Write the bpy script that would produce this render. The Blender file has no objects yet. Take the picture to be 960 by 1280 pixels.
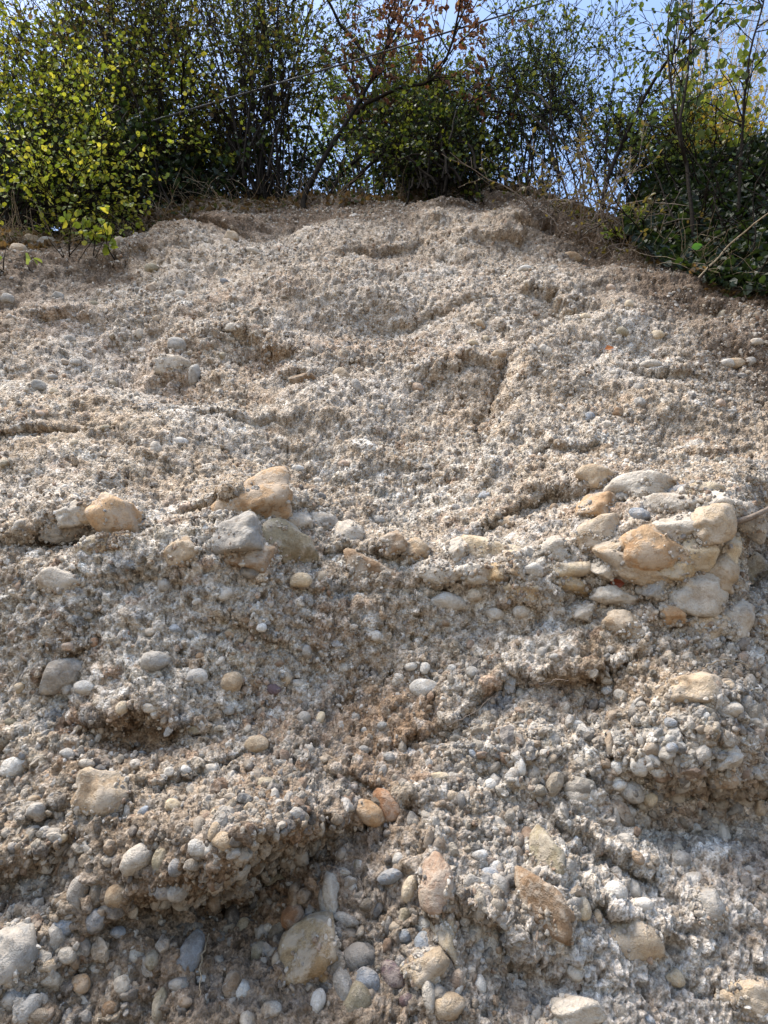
import bpy, math, random
import numpy as np
from mathutils import Vector, Matrix
from mathutils.bvhtree import BVHTree

random.seed(7)
RNG = np.random.default_rng(7)
scene = bpy.context.scene
COL = scene.collection

# ------------------------------------------------------------------ camera
CAM = np.array([0.0, 0.0, 1.6])
PITCH = math.radians(25.0)
F_PX = 949.0                      # focal length in pixels of the 960 x 1280 photograph
FWD = np.array([0.0, math.cos(PITCH), math.sin(PITCH)])
UP = np.array([0.0, -math.sin(PITCH), math.cos(PITCH)])
RIGHT = np.array([1.0, 0.0, 0.0])
cam_data = bpy.data.cameras.new('camera')
cam_data.sensor_fit = 'VERTICAL'
cam_data.sensor_height = 24.0
cam_data.lens = 24.0 * F_PX / 1280.0
cam_data.clip_start = 0.02
cam_data.clip_end = 3000.0
cam = bpy.data.objects.new('camera', cam_data)
cam.location = CAM
cam.rotation_euler = (math.radians(90) + PITCH, 0, 0)
COL.objects.link(cam)
scene.camera = cam

# ------------------------------------------------------------------ sky, sun, exposure
SUN_EL, SUN_AZ = math.radians(67), math.radians(-98)      # azimuth from +Y, clockwise: high on the left, a little in front of the face, through thin veil
world = bpy.data.worlds.new('World')
scene.world = world
world.use_nodes = True
wn = world.node_tree.nodes
wl = world.node_tree.links
bg = wn['Background']
sky = wn.new('ShaderNodeTexSky')
sky.sky_type = 'NISHITA'
sky.sun_disc = False
sky.sun_elevation = SUN_EL
sky.sun_rotation = SUN_AZ
sky.altitude = 200
sky.air_density = 1.0
sky.dust_density = 1.2
sky.ozone_density = 0.4
wl.new(sky.outputs[0], bg.inputs[0])
bg.inputs[1].default_value = 0.105
sun_data = bpy.data.lights.new('sun', 'SUN')
sun_data.energy = 2.3
sun_data.angle = math.radians(34)
sun_data.color = (1.0, 0.93, 0.82)
sun = bpy.data.objects.new('sun', sun_data)
sun_dir = Vector((math.sin(SUN_AZ) * math.cos(SUN_EL), math.cos(SUN_AZ) * math.cos(SUN_EL), math.sin(SUN_EL)))
sun.rotation_euler = sun_dir.to_track_quat('Z', 'Y').to_euler()
sun.location = (0, 0, 30)
COL.objects.link(sun)
scene.view_settings.view_transform = 'Standard'
scene.view_settings.look = 'None'
scene.view_settings.gamma = 1.0
scene.view_settings.exposure = 1.92
scene.render.engine = 'CYCLES'
scene.cycles.max_bounces = 6
scene.cycles.diffuse_bounces = 3
scene.cycles.transparent_max_bounces = 4
scene.cycles.use_denoising = True


# ------------------------------------------------------------------ helpers
def ray(px, py):
    d = FWD + RIGHT * ((px - 480.0) / F_PX) + UP * ((640.0 - py) / F_PX)
    return d / np.linalg.norm(d)


def at_depth(px, py, y):
    """point on the ray of a pixel where it meets the plane Y = y"""
    d = ray(px, py)
    return CAM + d * (y / d[1])


def project(p):
    q = p - CAM
    z = q @ FWD
    z = np.where(np.abs(z) < 1e-4, 1e-4, z)
    return 480.0 + F_PX * (q @ RIGHT) / z, 640.0 - F_PX * (q @ UP) / z, z


def smooth(a, b, x):
    t = np.clip((x - a) / (b - a), 0, 1)
    return t * t * (3 - 2 * t)


def hash3(ix, iy, iz, seed):
    h = (ix.astype(np.uint32) * np.uint32(374761393) + iy.astype(np.uint32) * np.uint32(668265263)
         + iz.astype(np.uint32) * np.uint32(2147483647) + np.uint32((seed * 974634777) & 0xFFFFFFFF))
    h ^= h >> np.uint32(13)
    h *= np.uint32(1274126177)
    h ^= h >> np.uint32(16)
    h *= np.uint32(2246822519)
    h ^= h >> np.uint32(15)
    return h


def h01(h):
    return (h & np.uint32(0xFFFFFF)).astype(np.float32) / np.float32(16777216.0)


def vnoise(p, seed):
    i = np.floor(p).astype(np.int32)
    f = (p - i).astype(np.float32)
    f = f * f * f * (f * (f * 6 - 15) + 10)
    out = np.zeros(len(p), np.float32)
    for dx in (0, 1):
        wx = f[:, 0] if dx else 1 - f[:, 0]
        for dy in (0, 1):
            wy = f[:, 1] if dy else 1 - f[:, 1]
            for dz in (0, 1):
                wz = f[:, 2] if dz else 1 - f[:, 2]
                out += wx * wy * wz * h01(hash3(i[:, 0] + dx, i[:, 1] + dy, i[:, 2] + dz, seed))
    return out * 2 - 1


ROT = np.array([[0.36, 0.48, -0.8], [-0.8, 0.60, 0.0], [0.48, 0.64, 0.6]], np.float32)


def fbm(p, freq, octs, seed, gain=0.5, ridged=False):
    q = (p * freq).astype(np.float32)
    a, out = 1.0, 0.0
    for k in range(octs):
        n = vnoise(q, seed + k)
        if ridged:
            n = 1 - 2 * np.abs(n)
        out = out + a * n
        a *= gain
        q = (q @ ROT) * 2.03 + 11.3
    return out


def worley(p, cell, seed):
    """distance (metres) to the nearest jittered seed of each cell and that seed's hash"""
    q = (p / cell).astype(np.float32)
    i = np.floor(q).astype(np.int32)
    best = np.full(len(p), 9.0, np.float32)
    bid = np.zeros(len(p), np.uint32)
    for dx in (-1, 0, 1):
        for dy in (-1, 0, 1):
            for dz in (-1, 0, 1):
                c = i + np.array([dx, dy, dz], np.int32)
                h = hash3(c[:, 0], c[:, 1], c[:, 2], seed)
                ox = (h & np.uint32(1023)).astype(np.float32) / 1024
                oy = ((h >> np.uint32(10)) & np.uint32(1023)).astype(np.float32) / 1024
                oz = ((h >> np.uint32(20)) & np.uint32(1023)).astype(np.float32) / 1024
                d = (c[:, 0] + ox - q[:, 0]) ** 2 + (c[:, 1] + oy - q[:, 1]) ** 2 + (c[:, 2] + oz - q[:, 2]) ** 2
                m = d < best
                best[m] = d[m]
                bid[m] = h[m]
    return np.sqrt(best) * cell, bid


def rnd(h, k):
    x = h * np.uint32(2654435761) + np.uint32((k * 40503 * 65537) & 0xFFFFFFFF)
    x ^= x >> np.uint32(15)
    x *= np.uint32(2246822519)
    x ^= x >> np.uint32(13)
    return h01(x)


def mesh_from(name, verts, faces, smooth_shade=True, col=None):
    """faces: (n,3) or (n,4) int array"""
    me = bpy.data.meshes.new(name)
    n, k = faces.shape
    me.vertices.add(len(verts))
    me.vertices.foreach_set('co', np.ascontiguousarray(verts, np.float32).ravel())
    me.loops.add(n * k)
    me.loops.foreach_set('vertex_index', np.ascontiguousarray(faces, np.int32).ravel())
    me.polygons.add(n)
    me.polygons.foreach_set('loop_start', np.arange(0, n * k, k, dtype=np.int32))
    me.polygons.foreach_set('use_smooth', np.full(n, smooth_shade, bool))
    if col is not None:
        at = me.attributes.new('col', 'FLOAT_COLOR', 'POINT')
        c = np.ones((len(verts), 4), np.float32)
        c[:, :3] = col
        at.data.foreach_set('color', c.ravel())
    me.update(calc_edges=True)
    return me


def add(name, me, mat, parent=None, kind=None, label=None, cat=None, group=None):
    o = bpy.data.objects.new(name, me)
    COL.objects.link(o)
    if me is not None and mat is not None and not me.materials:
        me.materials.append(mat)
    if parent is not None:
        o.parent = parent
    if kind:
        o['kind'] = kind
    if label:
        o['label'] = label
    if cat:
        o['category'] = cat
    if group:
        o['group'] = group
    return o


def empty(name, loc, label, cat, group=None):
    o = add(name, None, None, None, None, label, cat, group)
    o.location = loc
    o.empty_display_size = 0.1
    return o


# ------------------------------------------------------------------ materials
def new_mat(name):
    m = bpy.data.materials.new(name)
    m.use_nodes = True
    nt = m.node_tree
    b = nt.nodes['Principled BSDF']
    b.inputs['Roughness'].default_value = 0.9
    b.inputs['Specular IOR Level'].default_value = 0.25
    return m, nt, b


def math_node(nt, op, a, b=None):
    n = nt.nodes.new('ShaderNodeMath')
    n.operation = op
    for k, v in enumerate((a, b)):
        if v is None:
            continue
        if isinstance(v, (int, float)):
            n.inputs[k].default_value = v
        else:
            nt.links.new(v, n.inputs[k])
    return n.outputs[0]


def mix_col(nt, fac, a, b, mode='MIX'):
    n = nt.nodes.new('ShaderNodeMix')
    n.data_type = 'RGBA'
    n.blend_type = mode
    for sock, v in ((n.inputs[0], fac), (n.inputs[6], a), (n.inputs[7], b)):
        if isinstance(v, (int, float)):
            sock.default_value = v
        elif isinstance(v, tuple):
            sock.default_value = (*v, 1)
        else:
            nt.links.new(v, sock)
    return n.outputs[2]


def ramp(nt, src, stops):
    n = nt.nodes.new('ShaderNodeValToRGB')
    e = n.color_ramp.elements
    e[0].position, e[0].color = stops[0][0], (*stops[0][1], 1)
    e[1].position, e[1].color = stops[-1][0], (*stops[-1][1], 1)
    for p, c in stops[1:-1]:
        x = e.new(p)
        x.color = (*c, 1)
    nt.links.new(src, n.inputs[0])
    return n.outputs[0]


def noise_tex(nt, vec, scale, detail=4, rough=0.6):
    n = nt.nodes.new('ShaderNodeTexNoise')
    n.inputs['Scale'].default_value = scale
    n.inputs['Detail'].default_value = detail
    n.inputs['Roughness'].default_value = rough
    if vec is not None:
        nt.links.new(vec, n.inputs['Vector'])
    return n.outputs['Fac']


def bump(nt, bsdf, height, dist, strength=1.0):
    n = nt.nodes.new('ShaderNodeBump')
    n.inputs['Distance'].default_value = dist
    n.inputs['Strength'].default_value = strength
    nt.links.new(height, n.inputs['Height'])
    nt.links.new(n.outputs[0], bsdf.inputs['Normal'])


def cliff_material():
    m, nt, b = new_mat('conglomerate')
    tc = nt.nodes.new('ShaderNodeTexCoord').outputs['Object']
    at = nt.nodes.new('ShaderNodeAttribute')
    at.attribute_name = 'col'
    n1 = noise_tex(nt, tc, 160, 5, 0.7)
    n2 = noise_tex(nt, tc, 38, 4, 0.65)
    flecks = []
    for sc_ in (48, 105):
        vf = nt.nodes.new('ShaderNodeTexVoronoi')
        vf.inputs['Scale'].default_value = sc_
        nt.links.new(tc, vf.inputs['Vector'])
        sp = nt.nodes.new('ShaderNodeSeparateColor')
        nt.links.new(vf.outputs['Color'], sp.inputs[0])
        flecks.append(ramp(nt, sp.outputs[0], [(0.0, (0.62, 0.58, 0.53)), (0.25, (0.85, 0.83, 0.80)), (0.6, (1.0, 1.0, 1.0)), (0.85, (1.15, 1.15, 1.14)), (1.0, (1.4, 1.4, 1.4))]))
    c = mix_col(nt, 1.0, at.outputs['Color'], ramp(nt, n1, [(0.30, (0.42, 0.37, 0.31)), (0.5, (1, 1, 1)), (0.70, (1.4, 1.4, 1.4))]), 'MULTIPLY')
    c = mix_col(nt, 0.8, c, ramp(nt, n2, [(0.3, (0.72, 0.66, 0.58)), (0.5, (1, 1, 1)), (0.7, (1.2, 1.2, 1.2))]), 'MULTIPLY')
    c = mix_col(nt, 0.7, c, flecks[0], 'MULTIPLY')
    c = mix_col(nt, 0.8, c, flecks[1], 'MULTIPLY')
    nt.links.new(c, b.inputs['Base Color'])
    vo = nt.nodes.new('ShaderNodeTexVoronoi')
    vo.inputs['Scale'].default_value = 150
    nt.links.new(tc, vo.inputs['Vector'])
    hgt = math_node(nt, 'ADD', math_node(nt, 'MULTIPLY', n1, 1.0), math_node(nt, 'MULTIPLY', vo.outputs['Distance'], -0.8))
    bump(nt, b, hgt, 0.009, 1.0)
    return m


def stone_material(name, instancer, crust_k=0.40):
    """rounded river stones: own colour for each stone, veins, pits and a dusty crust of the matrix"""
    m, nt, b = new_mat(name)
    tc = nt.nodes.new('ShaderNodeTexCoord').outputs['Object']
    oi = nt.nodes.new('ShaderNodeObjectInfo')
    if instancer:
        at = nt.nodes.new('ShaderNodeAttribute')
        at.attribute_type = 'INSTANCER'
        at.attribute_name = 'col'
        base = at.outputs['Color']
    else:
        base = oi.outputs['Color']
    geo = nt.nodes.new('ShaderNodeNewGeometry').outputs['Position']
    n1 = noise_tex(nt, geo, 90, 5, 0.65)
    n2 = noise_tex(nt, geo, 26, 5, 0.7)
    n3 = noise_tex(nt, geo, 420, 3, 0.6)
    c = mix_col(nt, 0.85, base, ramp(nt, n1, [(0.3, (0.68, 0.63, 0.57)), (0.5, (1, 1, 1)), (0.7, (1.22, 1.2, 1.16))]), 'MULTIPLY')
    c = mix_col(nt, 0.5, c, ramp(nt, n3, [(0.3, (0.6, 0.58, 0.55)), (0.7, (1.3, 1.3, 1.3))]), 'MULTIPLY')
    crust = ramp(nt, n2, [(0.47, (0, 0, 0)), (0.55, (1, 1, 1))])
    bw = nt.nodes.new('ShaderNodeRGBToBW')
    nt.links.new(crust, bw.inputs[0])
    c = mix_col(nt, math_node(nt, 'MULTIPLY', bw.outputs[0], crust_k), c, (0.47, 0.40, 0.32))
    n4 = noise_tex(nt, geo, 13, 6, 0.7)
    c = mix_col(nt, 0.8, c, ramp(nt, n4, [(0.34, (0.62, 0.50, 0.38)), (0.47, (0.98, 0.96, 0.94)), (0.6, (1.0, 1.0, 1.0)), (0.72, (1.12, 1.12, 1.14))]), 'MULTIPLY')
    c = mix_col(nt, 1.0, c, (0.86, 0.86, 0.86), 'MULTIPLY')
    nt.links.new(c, b.inputs['Base Color'])
    b.inputs['Roughness'].default_value = 0.78
    hgt = math_node(nt, 'ADD', n1, math_node(nt, 'MULTIPLY', n3, 0.35))
    hgt = math_node(nt, 'ADD', hgt, math_node(nt, 'MULTIPLY', bw.outputs[0], 0.3))
    hgt = math_node(nt, 'ADD', hgt, math_node(nt, 'MULTIPLY', n4, 1.0))
    bump(nt, b, hgt, 0.005, 0.9)
    return m


MAT_CLIFF = cliff_material()
MAT_STONE = stone_material('river_stone', False)
MAT_PEBBLE = stone_material('pebble_stone', True)
MAT_BOULDER = stone_material('boulder_stone', False, 0.55)

# ------------------------------------------------------------------ cliff
CREST = np.array([(-900, 330), (-300, 315), (0, 302), (60, 298), (140, 290), (200, 268), (250, 252), (330, 246), (420, 241),
                  (520, 236), (610, 232), (660, 244), (720, 262), (780, 285), (830, 318), (880, 343), (960, 356), (1300, 375), (1900, 395)], float)


def build_cliff_grid():
    # profile at the middle: bottom face, bench with boulders, upper face
    nb = 4000
    b = np.linspace(0, 12, nb)
    th = np.full(nb, math.radians(71.0))
    z_bench = 2.33
    z = 0.0
    zz = np.zeros(nb)
    yy = np.zeros(nb)
    y = 0.95
    db = b[1] - b[0]
    for k in range(nb):
        zz[k], yy[k] = z, y
        t = 71 - 10 * smooth(z_bench - 0.25, z_bench + 0.3, z) + 2.0 * smooth(3.0, 3.8, z) - 3 * smooth(4.4, 5.4, z)
        if z < 1.2:
            t = 66 + 5 * (z / 1.2)
        th[k] = math.radians(t)
        z += math.sin(th[k]) * db
        y += math.cos(th[k]) * db
    yy += 1.45 - np.interp(1.37, zz, yy)
    px, py, _ = project(np.stack([np.zeros(nb), yy, zz], 1))
    infront = (b > 0.9) & (py < 1330) & (py > 100)
    # rows: spaced evenly as the eye sees them
    qs = np.concatenate([np.linspace(1330, 222, 860)])
    order = np.argsort(py[infront])
    b_in = np.interp(qs, py[infront][order], b[infront][order])
    b_low = np.linspace(0, b_in[0], 40)[:-1]
    b_rows = np.concatenate([b_low, b_in, b_in[-1] + np.cumsum(np.linspace(0.03, 0.35, 60))])
    yr, zr, tr = (np.interp(b_rows, b, a) for a in (yy, zz, th))
    # columns
    uin = np.linspace(-1.5, 1.5, 810)
    uout = 1.5 + np.cumsum(np.linspace(0.012, 0.35, 30))
    depth = (yr * FWD[1] + (zr - CAM[2]) * FWD[2])
    w = np.maximum(depth * 480 / F_PX, 0.5)
    U = np.concatenate([-uout[::-1], uin, uout])
    X = U[None, :] * w[:, None]
    nr, nc = X.shape
    Yf = np.repeat(yr[:, None], nc, 1)
    Zf = np.repeat(zr[:, None], nc, 1)
    P, Q, _ = project(np.stack([X, Yf, Zf], 2).reshape(-1, 3))
    P, Q = P.reshape(nr, nc), Q.reshape(nr, nc)
    # crest: beyond it the surface lies back
    crest_q = np.interp(P, CREST[:, 0], CREST[:, 1])
    crest_q = np.where(yr[:, None] < 1.8, 0, crest_q)
    over = (Q < crest_q)
    first = np.where(over.any(0), over.argmax(0), nr - 1)
    bc = b_rows[first]
    kern = np.ones(9) / 9
    bc = np.convolve(np.pad(bc, 4, 'edge'), kern, 'valid')
    s = smooth(-0.12, 0.22, b_rows[:, None] - bc[None, :])
    TH = tr[:, None] * (1 - s) + math.radians(17) * s
    dbr = np.diff(b_rows, prepend=b_rows[0])[:, None]
    Y = yr[0] + np.cumsum(np.cos(TH) * dbr, 0)
    Z = zr[0] + np.cumsum(np.sin(TH) * dbr, 0)
    # far columns recede a little so the bank is not a ruler-straight wall
    Y = Y + 0.10 * np.sin(X * 0.9 + 0.4) * smooth(2.4, 4.2, np.abs(X))
    base = np.stack([X, Y, Z], 2)
    nrm = np.stack([np.zeros_like(TH), -np.sin(TH), np.cos(TH)], 2)
    return base, nrm, P, Q, b_rows, bc, s


def gauss(P, Q, cx, cy, rx, ry, rot=0.0, power=2.0):
    c, sn = math.cos(math.radians(rot)), math.sin(math.radians(rot))
    dx, dy = P - cx, -(Q - cy)
    a = (dx * c + dy * sn) / rx
    d = (-dx * sn + dy * c) / ry
    return np.exp(-(np.abs(a) ** power + np.abs(d) ** power))


def lip(P, Q, cx, cy, w, up, down, wav, rot=0.0):
    """overhang: swells gently above the edge, drops sharply under it. +1 at the edge, -0.8 under it"""
    c, sn = math.cos(math.radians(rot)), math.sin(math.radians(rot))
    dx, dy = P - cx, -(Q - cy)
    a = (dx * c + dy * sn) / w
    d = (-dx * sn + dy * c) + wav
    env = np.exp(-np.abs(a) ** 2.6)
    top = np.exp(-(np.maximum(d, 0) / up) ** 1.4)
    under = -0.85 * np.exp(-np.maximum(-d - 0.1 * down, 0) / down * 1.5) * (d < 0)
    t = smooth(-0.16 * down, 0.02 * down, d)
    return env * np.where(d >= 0, top, under * (1 - t) + 1.0 * t)


B_LIST = [
    (152, 654, 64, 52, -30, 'ochre', 'ochre boulder beside a cluster of pale cobbles'), (121, 681, 40, 32, 15, 'cream', None), (147, 677, 28, 20, 0, 'yellow', None),
    (85, 645, 42, 28, 10, 'pale', None), (113, 640, 34, 30, 0, 'tan', None), (78, 669, 54, 30, 8, 'grey', None), (182, 661, 18, 20, 0, 'ochre', None),
    (70, 729, 48, 32, -8, 'pale', None),
    (316, 634, 108, 60, 14, 'ochre', 'arched ochre boulder with a hollow under it'), (305, 668, 70, 56, 40, 'grey', None), (352, 684, 80, 60, -20, 'olive', None), (322, 698, 70, 44, 10, 'brown', None), (372, 655, 44, 50, -40, 'pale', None),
    (402, 652, 34, 38, -30, 'grey', None), (432, 670, 36, 44, 0, 'pale', None), (460, 712, 66, 44, -18, 'brown', 'angular brown block in the boulder bench'),
    (611, 689, 76, 48, -14, 'cream', None), (574, 690, 30, 44, -20, 'pale', None), (622, 718, 34, 26, -30, 'yellow', None), (645, 706, 28, 46, 20, 'tan', None), (680, 750, 44, 34, 0, 'grey', None),
    (596, 722, 60, 26, 5, 'pale', None),
    (752, 634, 48, 44, 10, 'ochre', 'rounded orange boulder at the edge of the boulder nest'), (748, 672, 60, 44, 40, 'tan', None), (802, 619, 64, 36, 4, 'pale', 'pale rounded boulder on top of the boulder nest'),
    (822, 690, 70, 62, 10, 'ochre', 'orange stained broken face of the largest boulder'), (866, 690, 54, 58, -35, 'cream', None), (838, 636, 74, 34, -8, 'pale', None), (903, 632, 50, 32, -10, 'pale', None),
    (885, 660, 56, 40, 25, 'tan', None), (790, 714, 86, 30, -22, 'tan', None), (718, 731, 56, 22, -8, 'yellow', None), (704, 712, 62, 24, 0, 'cream', None),
    (858, 742, 80, 52, -6, 'pale', None), (919, 779, 40, 56, -18, 'pale', None), (784, 783, 48, 36, -20, 'tan', None), (836, 769, 38, 28, -15, 'ochre', None), (812, 770, 26, 24, 0, 'brown', None),
    (944, 720, 44, 40, -35, 'cream', None), (938, 650, 40, 44, 0, 'grey', None), (770, 745, 50, 26, 0, 'pale', None), (730, 765, 46, 26, 10, 'pale', None),
    (857, 863, 66, 34, -6, 'tan', 'lone tan boulder below the boulder nest'),
    (120, 993, 60, 52, -30, 'tan', None), (395, 1194, 62, 74, -12, 'yellow', 'split ochre block among small grey cobbles'), (603, 1163, 62, 58, 12, 'pale', None), (685, 1130, 36, 78, 38, 'brown', 'long brown boulder lying slantwise'),
    (690, 1076, 40, 74, 18, 'olive', None), (783, 1170, 64, 52, -20, 'tan', None), (908, 968, 34, 36, 0, 'brown', None), (715, 1268, 66, 34, 0, 'pale', None), (560, 1168, 30, 64, 10, 'cream', None),
    (545, 1107, 36, 60, 5, 'pink', None), (530, 1212, 48, 34, 22, 'tan', None), (213, 461, 40, 32, 10, 'pale', None), (375, 478, 44, 20, 0, 'brown', None), (40, 1112, 40, 30, 0, 'grey', None),
    (12, 1195, 44, 60, 20, 'grey', None), (934, 1246, 50, 36, 0, 'tan', None), (880, 1136, 34, 40, 10, 'grey', None), (640, 655, 24, 20, 0, 'tan', None),
    (955, 780, 30, 36, 0, 'tan', None), (770, 690, 50, 40, 20, 'tan', None), (842, 660, 46, 30, 10, 'pale', None), (878, 615, 40, 22, -5, 'cream', None), (820, 735, 40, 30, 15, 'grey', None),
    (895, 720, 44, 44, 30, 'tan', None), (905, 690, 40, 44, -10, 'cream', None), (760, 712, 40, 24, 0, 'pale', None), (880, 780, 46, 36, 10, 'tan', None), (745, 600, 40, 30, 0, 'tan', None), 
    (520, 690, 44, 36, 10, 'tan', None), (545, 716, 46, 34, -15, 'pale', None), (495, 680, 36, 30, 0, 'brown', None), (690, 690, 44, 38, 20, 'pale', None), (656, 738, 44, 30, -10, 'cream', None), (232, 690, 44, 34, 10, 'tan', None),
    (340, 640, 50, 40, -30, 'tan', None), (295, 690, 40, 36, 15, 'olive', None), (835, 712, 50, 24, -10, 'yellow', None), (780, 620, 26, 14, 0, 'grey', None),
]

base, nrm, P, Q, b_rows, bc, plateau = build_cliff_grid()
NR, NC = P.shape
flat = base.reshape(-1, 3)
DIST = np.linalg.norm(base - CAM, axis=2)
PXM = DIST / F_PX                                  # metres per photo pixel
w1 = fbm(flat, 2.2, 4, 31).reshape(NR, NC)
w2 = fbm(flat, 7.0, 3, 41).reshape(NR, NC)
w3 = fbm(flat, 19.0, 3, 47, 0.6).reshape(NR, NC)
wav = w1 * 18 + w2 * 12 + w3 * 4
face = 1 - plateau

macro = np.zeros((NR, NC))
# general unevenness
macro += 0.075 * fbm(flat, 1.1, 3, 3).reshape(NR, NC)
macro += 0.036 * fbm(flat, 3.1, 4, 5, 0.55).reshape(NR, NC)
macro += 0.004 * fbm(flat, 9.0, 3, 15, 0.6, True).reshape(NR, NC)
# bench of boulders
bq = 700 + 30 * np.sin(P / 210.0) + w1 * 22
macro += 0.085 * np.exp(-np.abs((Q - bq) / 75.0) ** 2)
LIPS = [  # cx cy halfwidth up down amp rot
    (470, 742, 430, 70, 60, 0.018, 0), (300, 1088, 130, 120, 75, 0.105, 22), (330, 1075, 70, 60, 60, 0.06, 30),
    (700, 838, 90, 70, 60, 0.055, 8), (560, 880, 90, 60, 50, 0.03, 25), (868, 968, 90, 90, 60, 0.09, -12),
    (170, 905, 70, 40, 45, 0.06, -4), (40, 1085, 70, 50, 55, 0.07, 25), (100, 690, 90, 50, 40, 0.06, 0),
    (330, 660, 80, 60, 50, 0.05, 6), (460, 700, 50, 40, 40, 0.05, 0),
    (570, 470, 60, 40, 44, 0.09, 6), (90, 405, 45, 26, 22, 0.075, 2), (215, 468, 36, 30, 34, 0.085, -10),
    (322, 440, 50, 28, 26, 0.085, -6), (372, 476, 30, 24, 20, 0.06, 0), (480, 322, 60, 26, 24, 0.06, 8),
    (650, 300, 60, 30, 18, 0.09, 15), (740, 305, 50, 26, 30, 0.08, -20), (250, 290, 80, 24, 20, 0.10, -10),
    (700, 380, 60, 30, 24, 0.09, -8), (640, 640, 60, 40, 36, 0.05, 20), (690, 622, 50, 50, 50, 0.06, -10),
    (620, 1160, 60, 50, 80, 0.07, -30), (800, 1140, 60, 40, 60, 0.06, -25), (560, 1150, 60, 60, 60, 0.03, 0),
    (900, 560, 60, 30, 22, 0.035, 10), (700, 560, 50, 30, 26, 0.03, 12), (420, 560, 70, 34, 26, 0.02, 18),
    (200, 600, 60, 30, 24, 0.02, -14), (110, 1010, 70, 60, 40, 0.025, 20), (470, 985, 70, 50, 50, 0.025, -32),
    (780, 1060, 90, 60, 50, 0.04, -35), (830, 470, 60, 24, 22, 0.06, 0), (150, 340, 70, 24, 18, 0.035, 12),
    (380, 285, 60, 22, 18, 0.03, -10), (560, 270, 60, 18, 16, 0.03, 12), (860, 690, 60, 40, 40, 0.05, 10),
    (80, 830, 60, 40, 36, 0.03, 24), (330, 800, 60, 40, 36, 0.02, -14), (250, 960, 60, 40, 40, 0.025, 30),
    (60, 560, 90, 26, 22, 0.045, -3), (280, 520, 90, 24, 22, 0.045, 5), (530, 390, 100, 22, 20, 0.05, 4)]
for cx, cy, wd, up, dn, amp, rot in LIPS:
    macro += amp * (0.4 if cy < 640 else 1.15 if cx in (300, 330) else 0.62) * lip(P, Q, cx, cy, wd, up, dn, wav * min(1.0, up / 36), rot)
# buttress on the right of the upper face: sharp left edge running down-left
edge_x = np.interp(Q, [380, 420, 470, 520, 600, 680], [700, 672, 636, 606, 580, 600]) + w2 * 13 + w1 * 12
butt = smooth(-8, 34, P - edge_x) * np.exp(-np.maximum(P - edge_x, 0) / 150) * smooth(375, 425, Q) * (1 - smooth(560, 660, Q))
macro += 0.085 * butt
macro -= 0.06 * np.exp(-np.abs(P - edge_x + 8) / 5) * smooth(430, 470, Q) * (1 - smooth(505, 560, Q)) * (P < edge_x)
# hollows and eroded chutes
HOLLOWS = [(338, 656, 20, 12, 0, 0.05), (110, 700, 50, 12, 0, 0.04), (180, 930, 44, 22, 0, 0.06), (45, 1115, 60, 36, 20, 0.05), (330, 1150, 120, 80, 0, 0.07), (120, 440, 100, 36, -25, 0.05),
           (320, 450, 40, 16, 0, 0.05), (945, 690, 34, 44, 0, 0.22), (550, 490, 60, 26, 0, 0.03), (640, 1240, 60, 90, 0, 0.04),
           (850, 1060, 70, 60, -30, 0.05), (870, 1010, 90, 34, 0, 0.07), (720, 880, 70, 40, 0, 0.04), (520, 560, 60, 100, 20, 0.04),
           (740, 318, 50, 18, 0, 0.08), (150, 700, 60, 14, 0, 0.03), (200, 660, 40, 30, 0, 0.03)]
for cx, cy, rx, ry, rot, amp in HOLLOWS:
    macro -= amp * gauss(P, Q, cx + wav * 0.5, cy, rx, ry, rot)
MOUNDS = [(650, 276, 40, 16, 15, 0.06), (330, 655, 60, 60, 0, 0.06), (820, 670, 110, 60, -10, 0.05), (610, 690, 80, 40, 0, 0.03),
          (400, 520, 60, 40, -20, 0.05), (760, 480, 80, 50, 0, 0.05), (220, 320, 120, 26, 0, 0.08), (870, 900, 80, 50, 0, 0.05),
          (300, 1030, 120, 50, 15, 0.05), (690, 1120, 50, 80, -30, 0.04)]
for cx, cy, rx, ry, rot, amp in MOUNDS:
    macro += amp * gauss(P, Q, cx, cy + wav * 0.4, rx, ry, rot)
for (x, y, w, h, r, t, lab) in B_LIST:                   # cement clings round the boulders
    macro += 0.15 * math.sqrt(w * h) * 0.0021 * gauss(P + wav * 0.3, Q, x, y + 4, w * 0.85, h * 0.85, r)
macro *= face * 0.98 + 0.02
off = np.abs(P - 480) > 900
macro = np.where(off, macro * 0.6, macro)

pos = base + nrm * macro[..., None]
# protruding rock sags over its hollow a little: real overhangs
tang = np.stack([np.zeros_like(P), nrm[..., 2] * -1, nrm[..., 1]], 2)      # points down the slope
sag = fbm(flat, 5.0, 3, 77).reshape(NR, NC)
pos = pos + tang * (np.clip(macro, 0, 1) * 0.28 + np.clip(sag, 0, 1) * 0.012)[..., None] * face[..., None]


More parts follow.
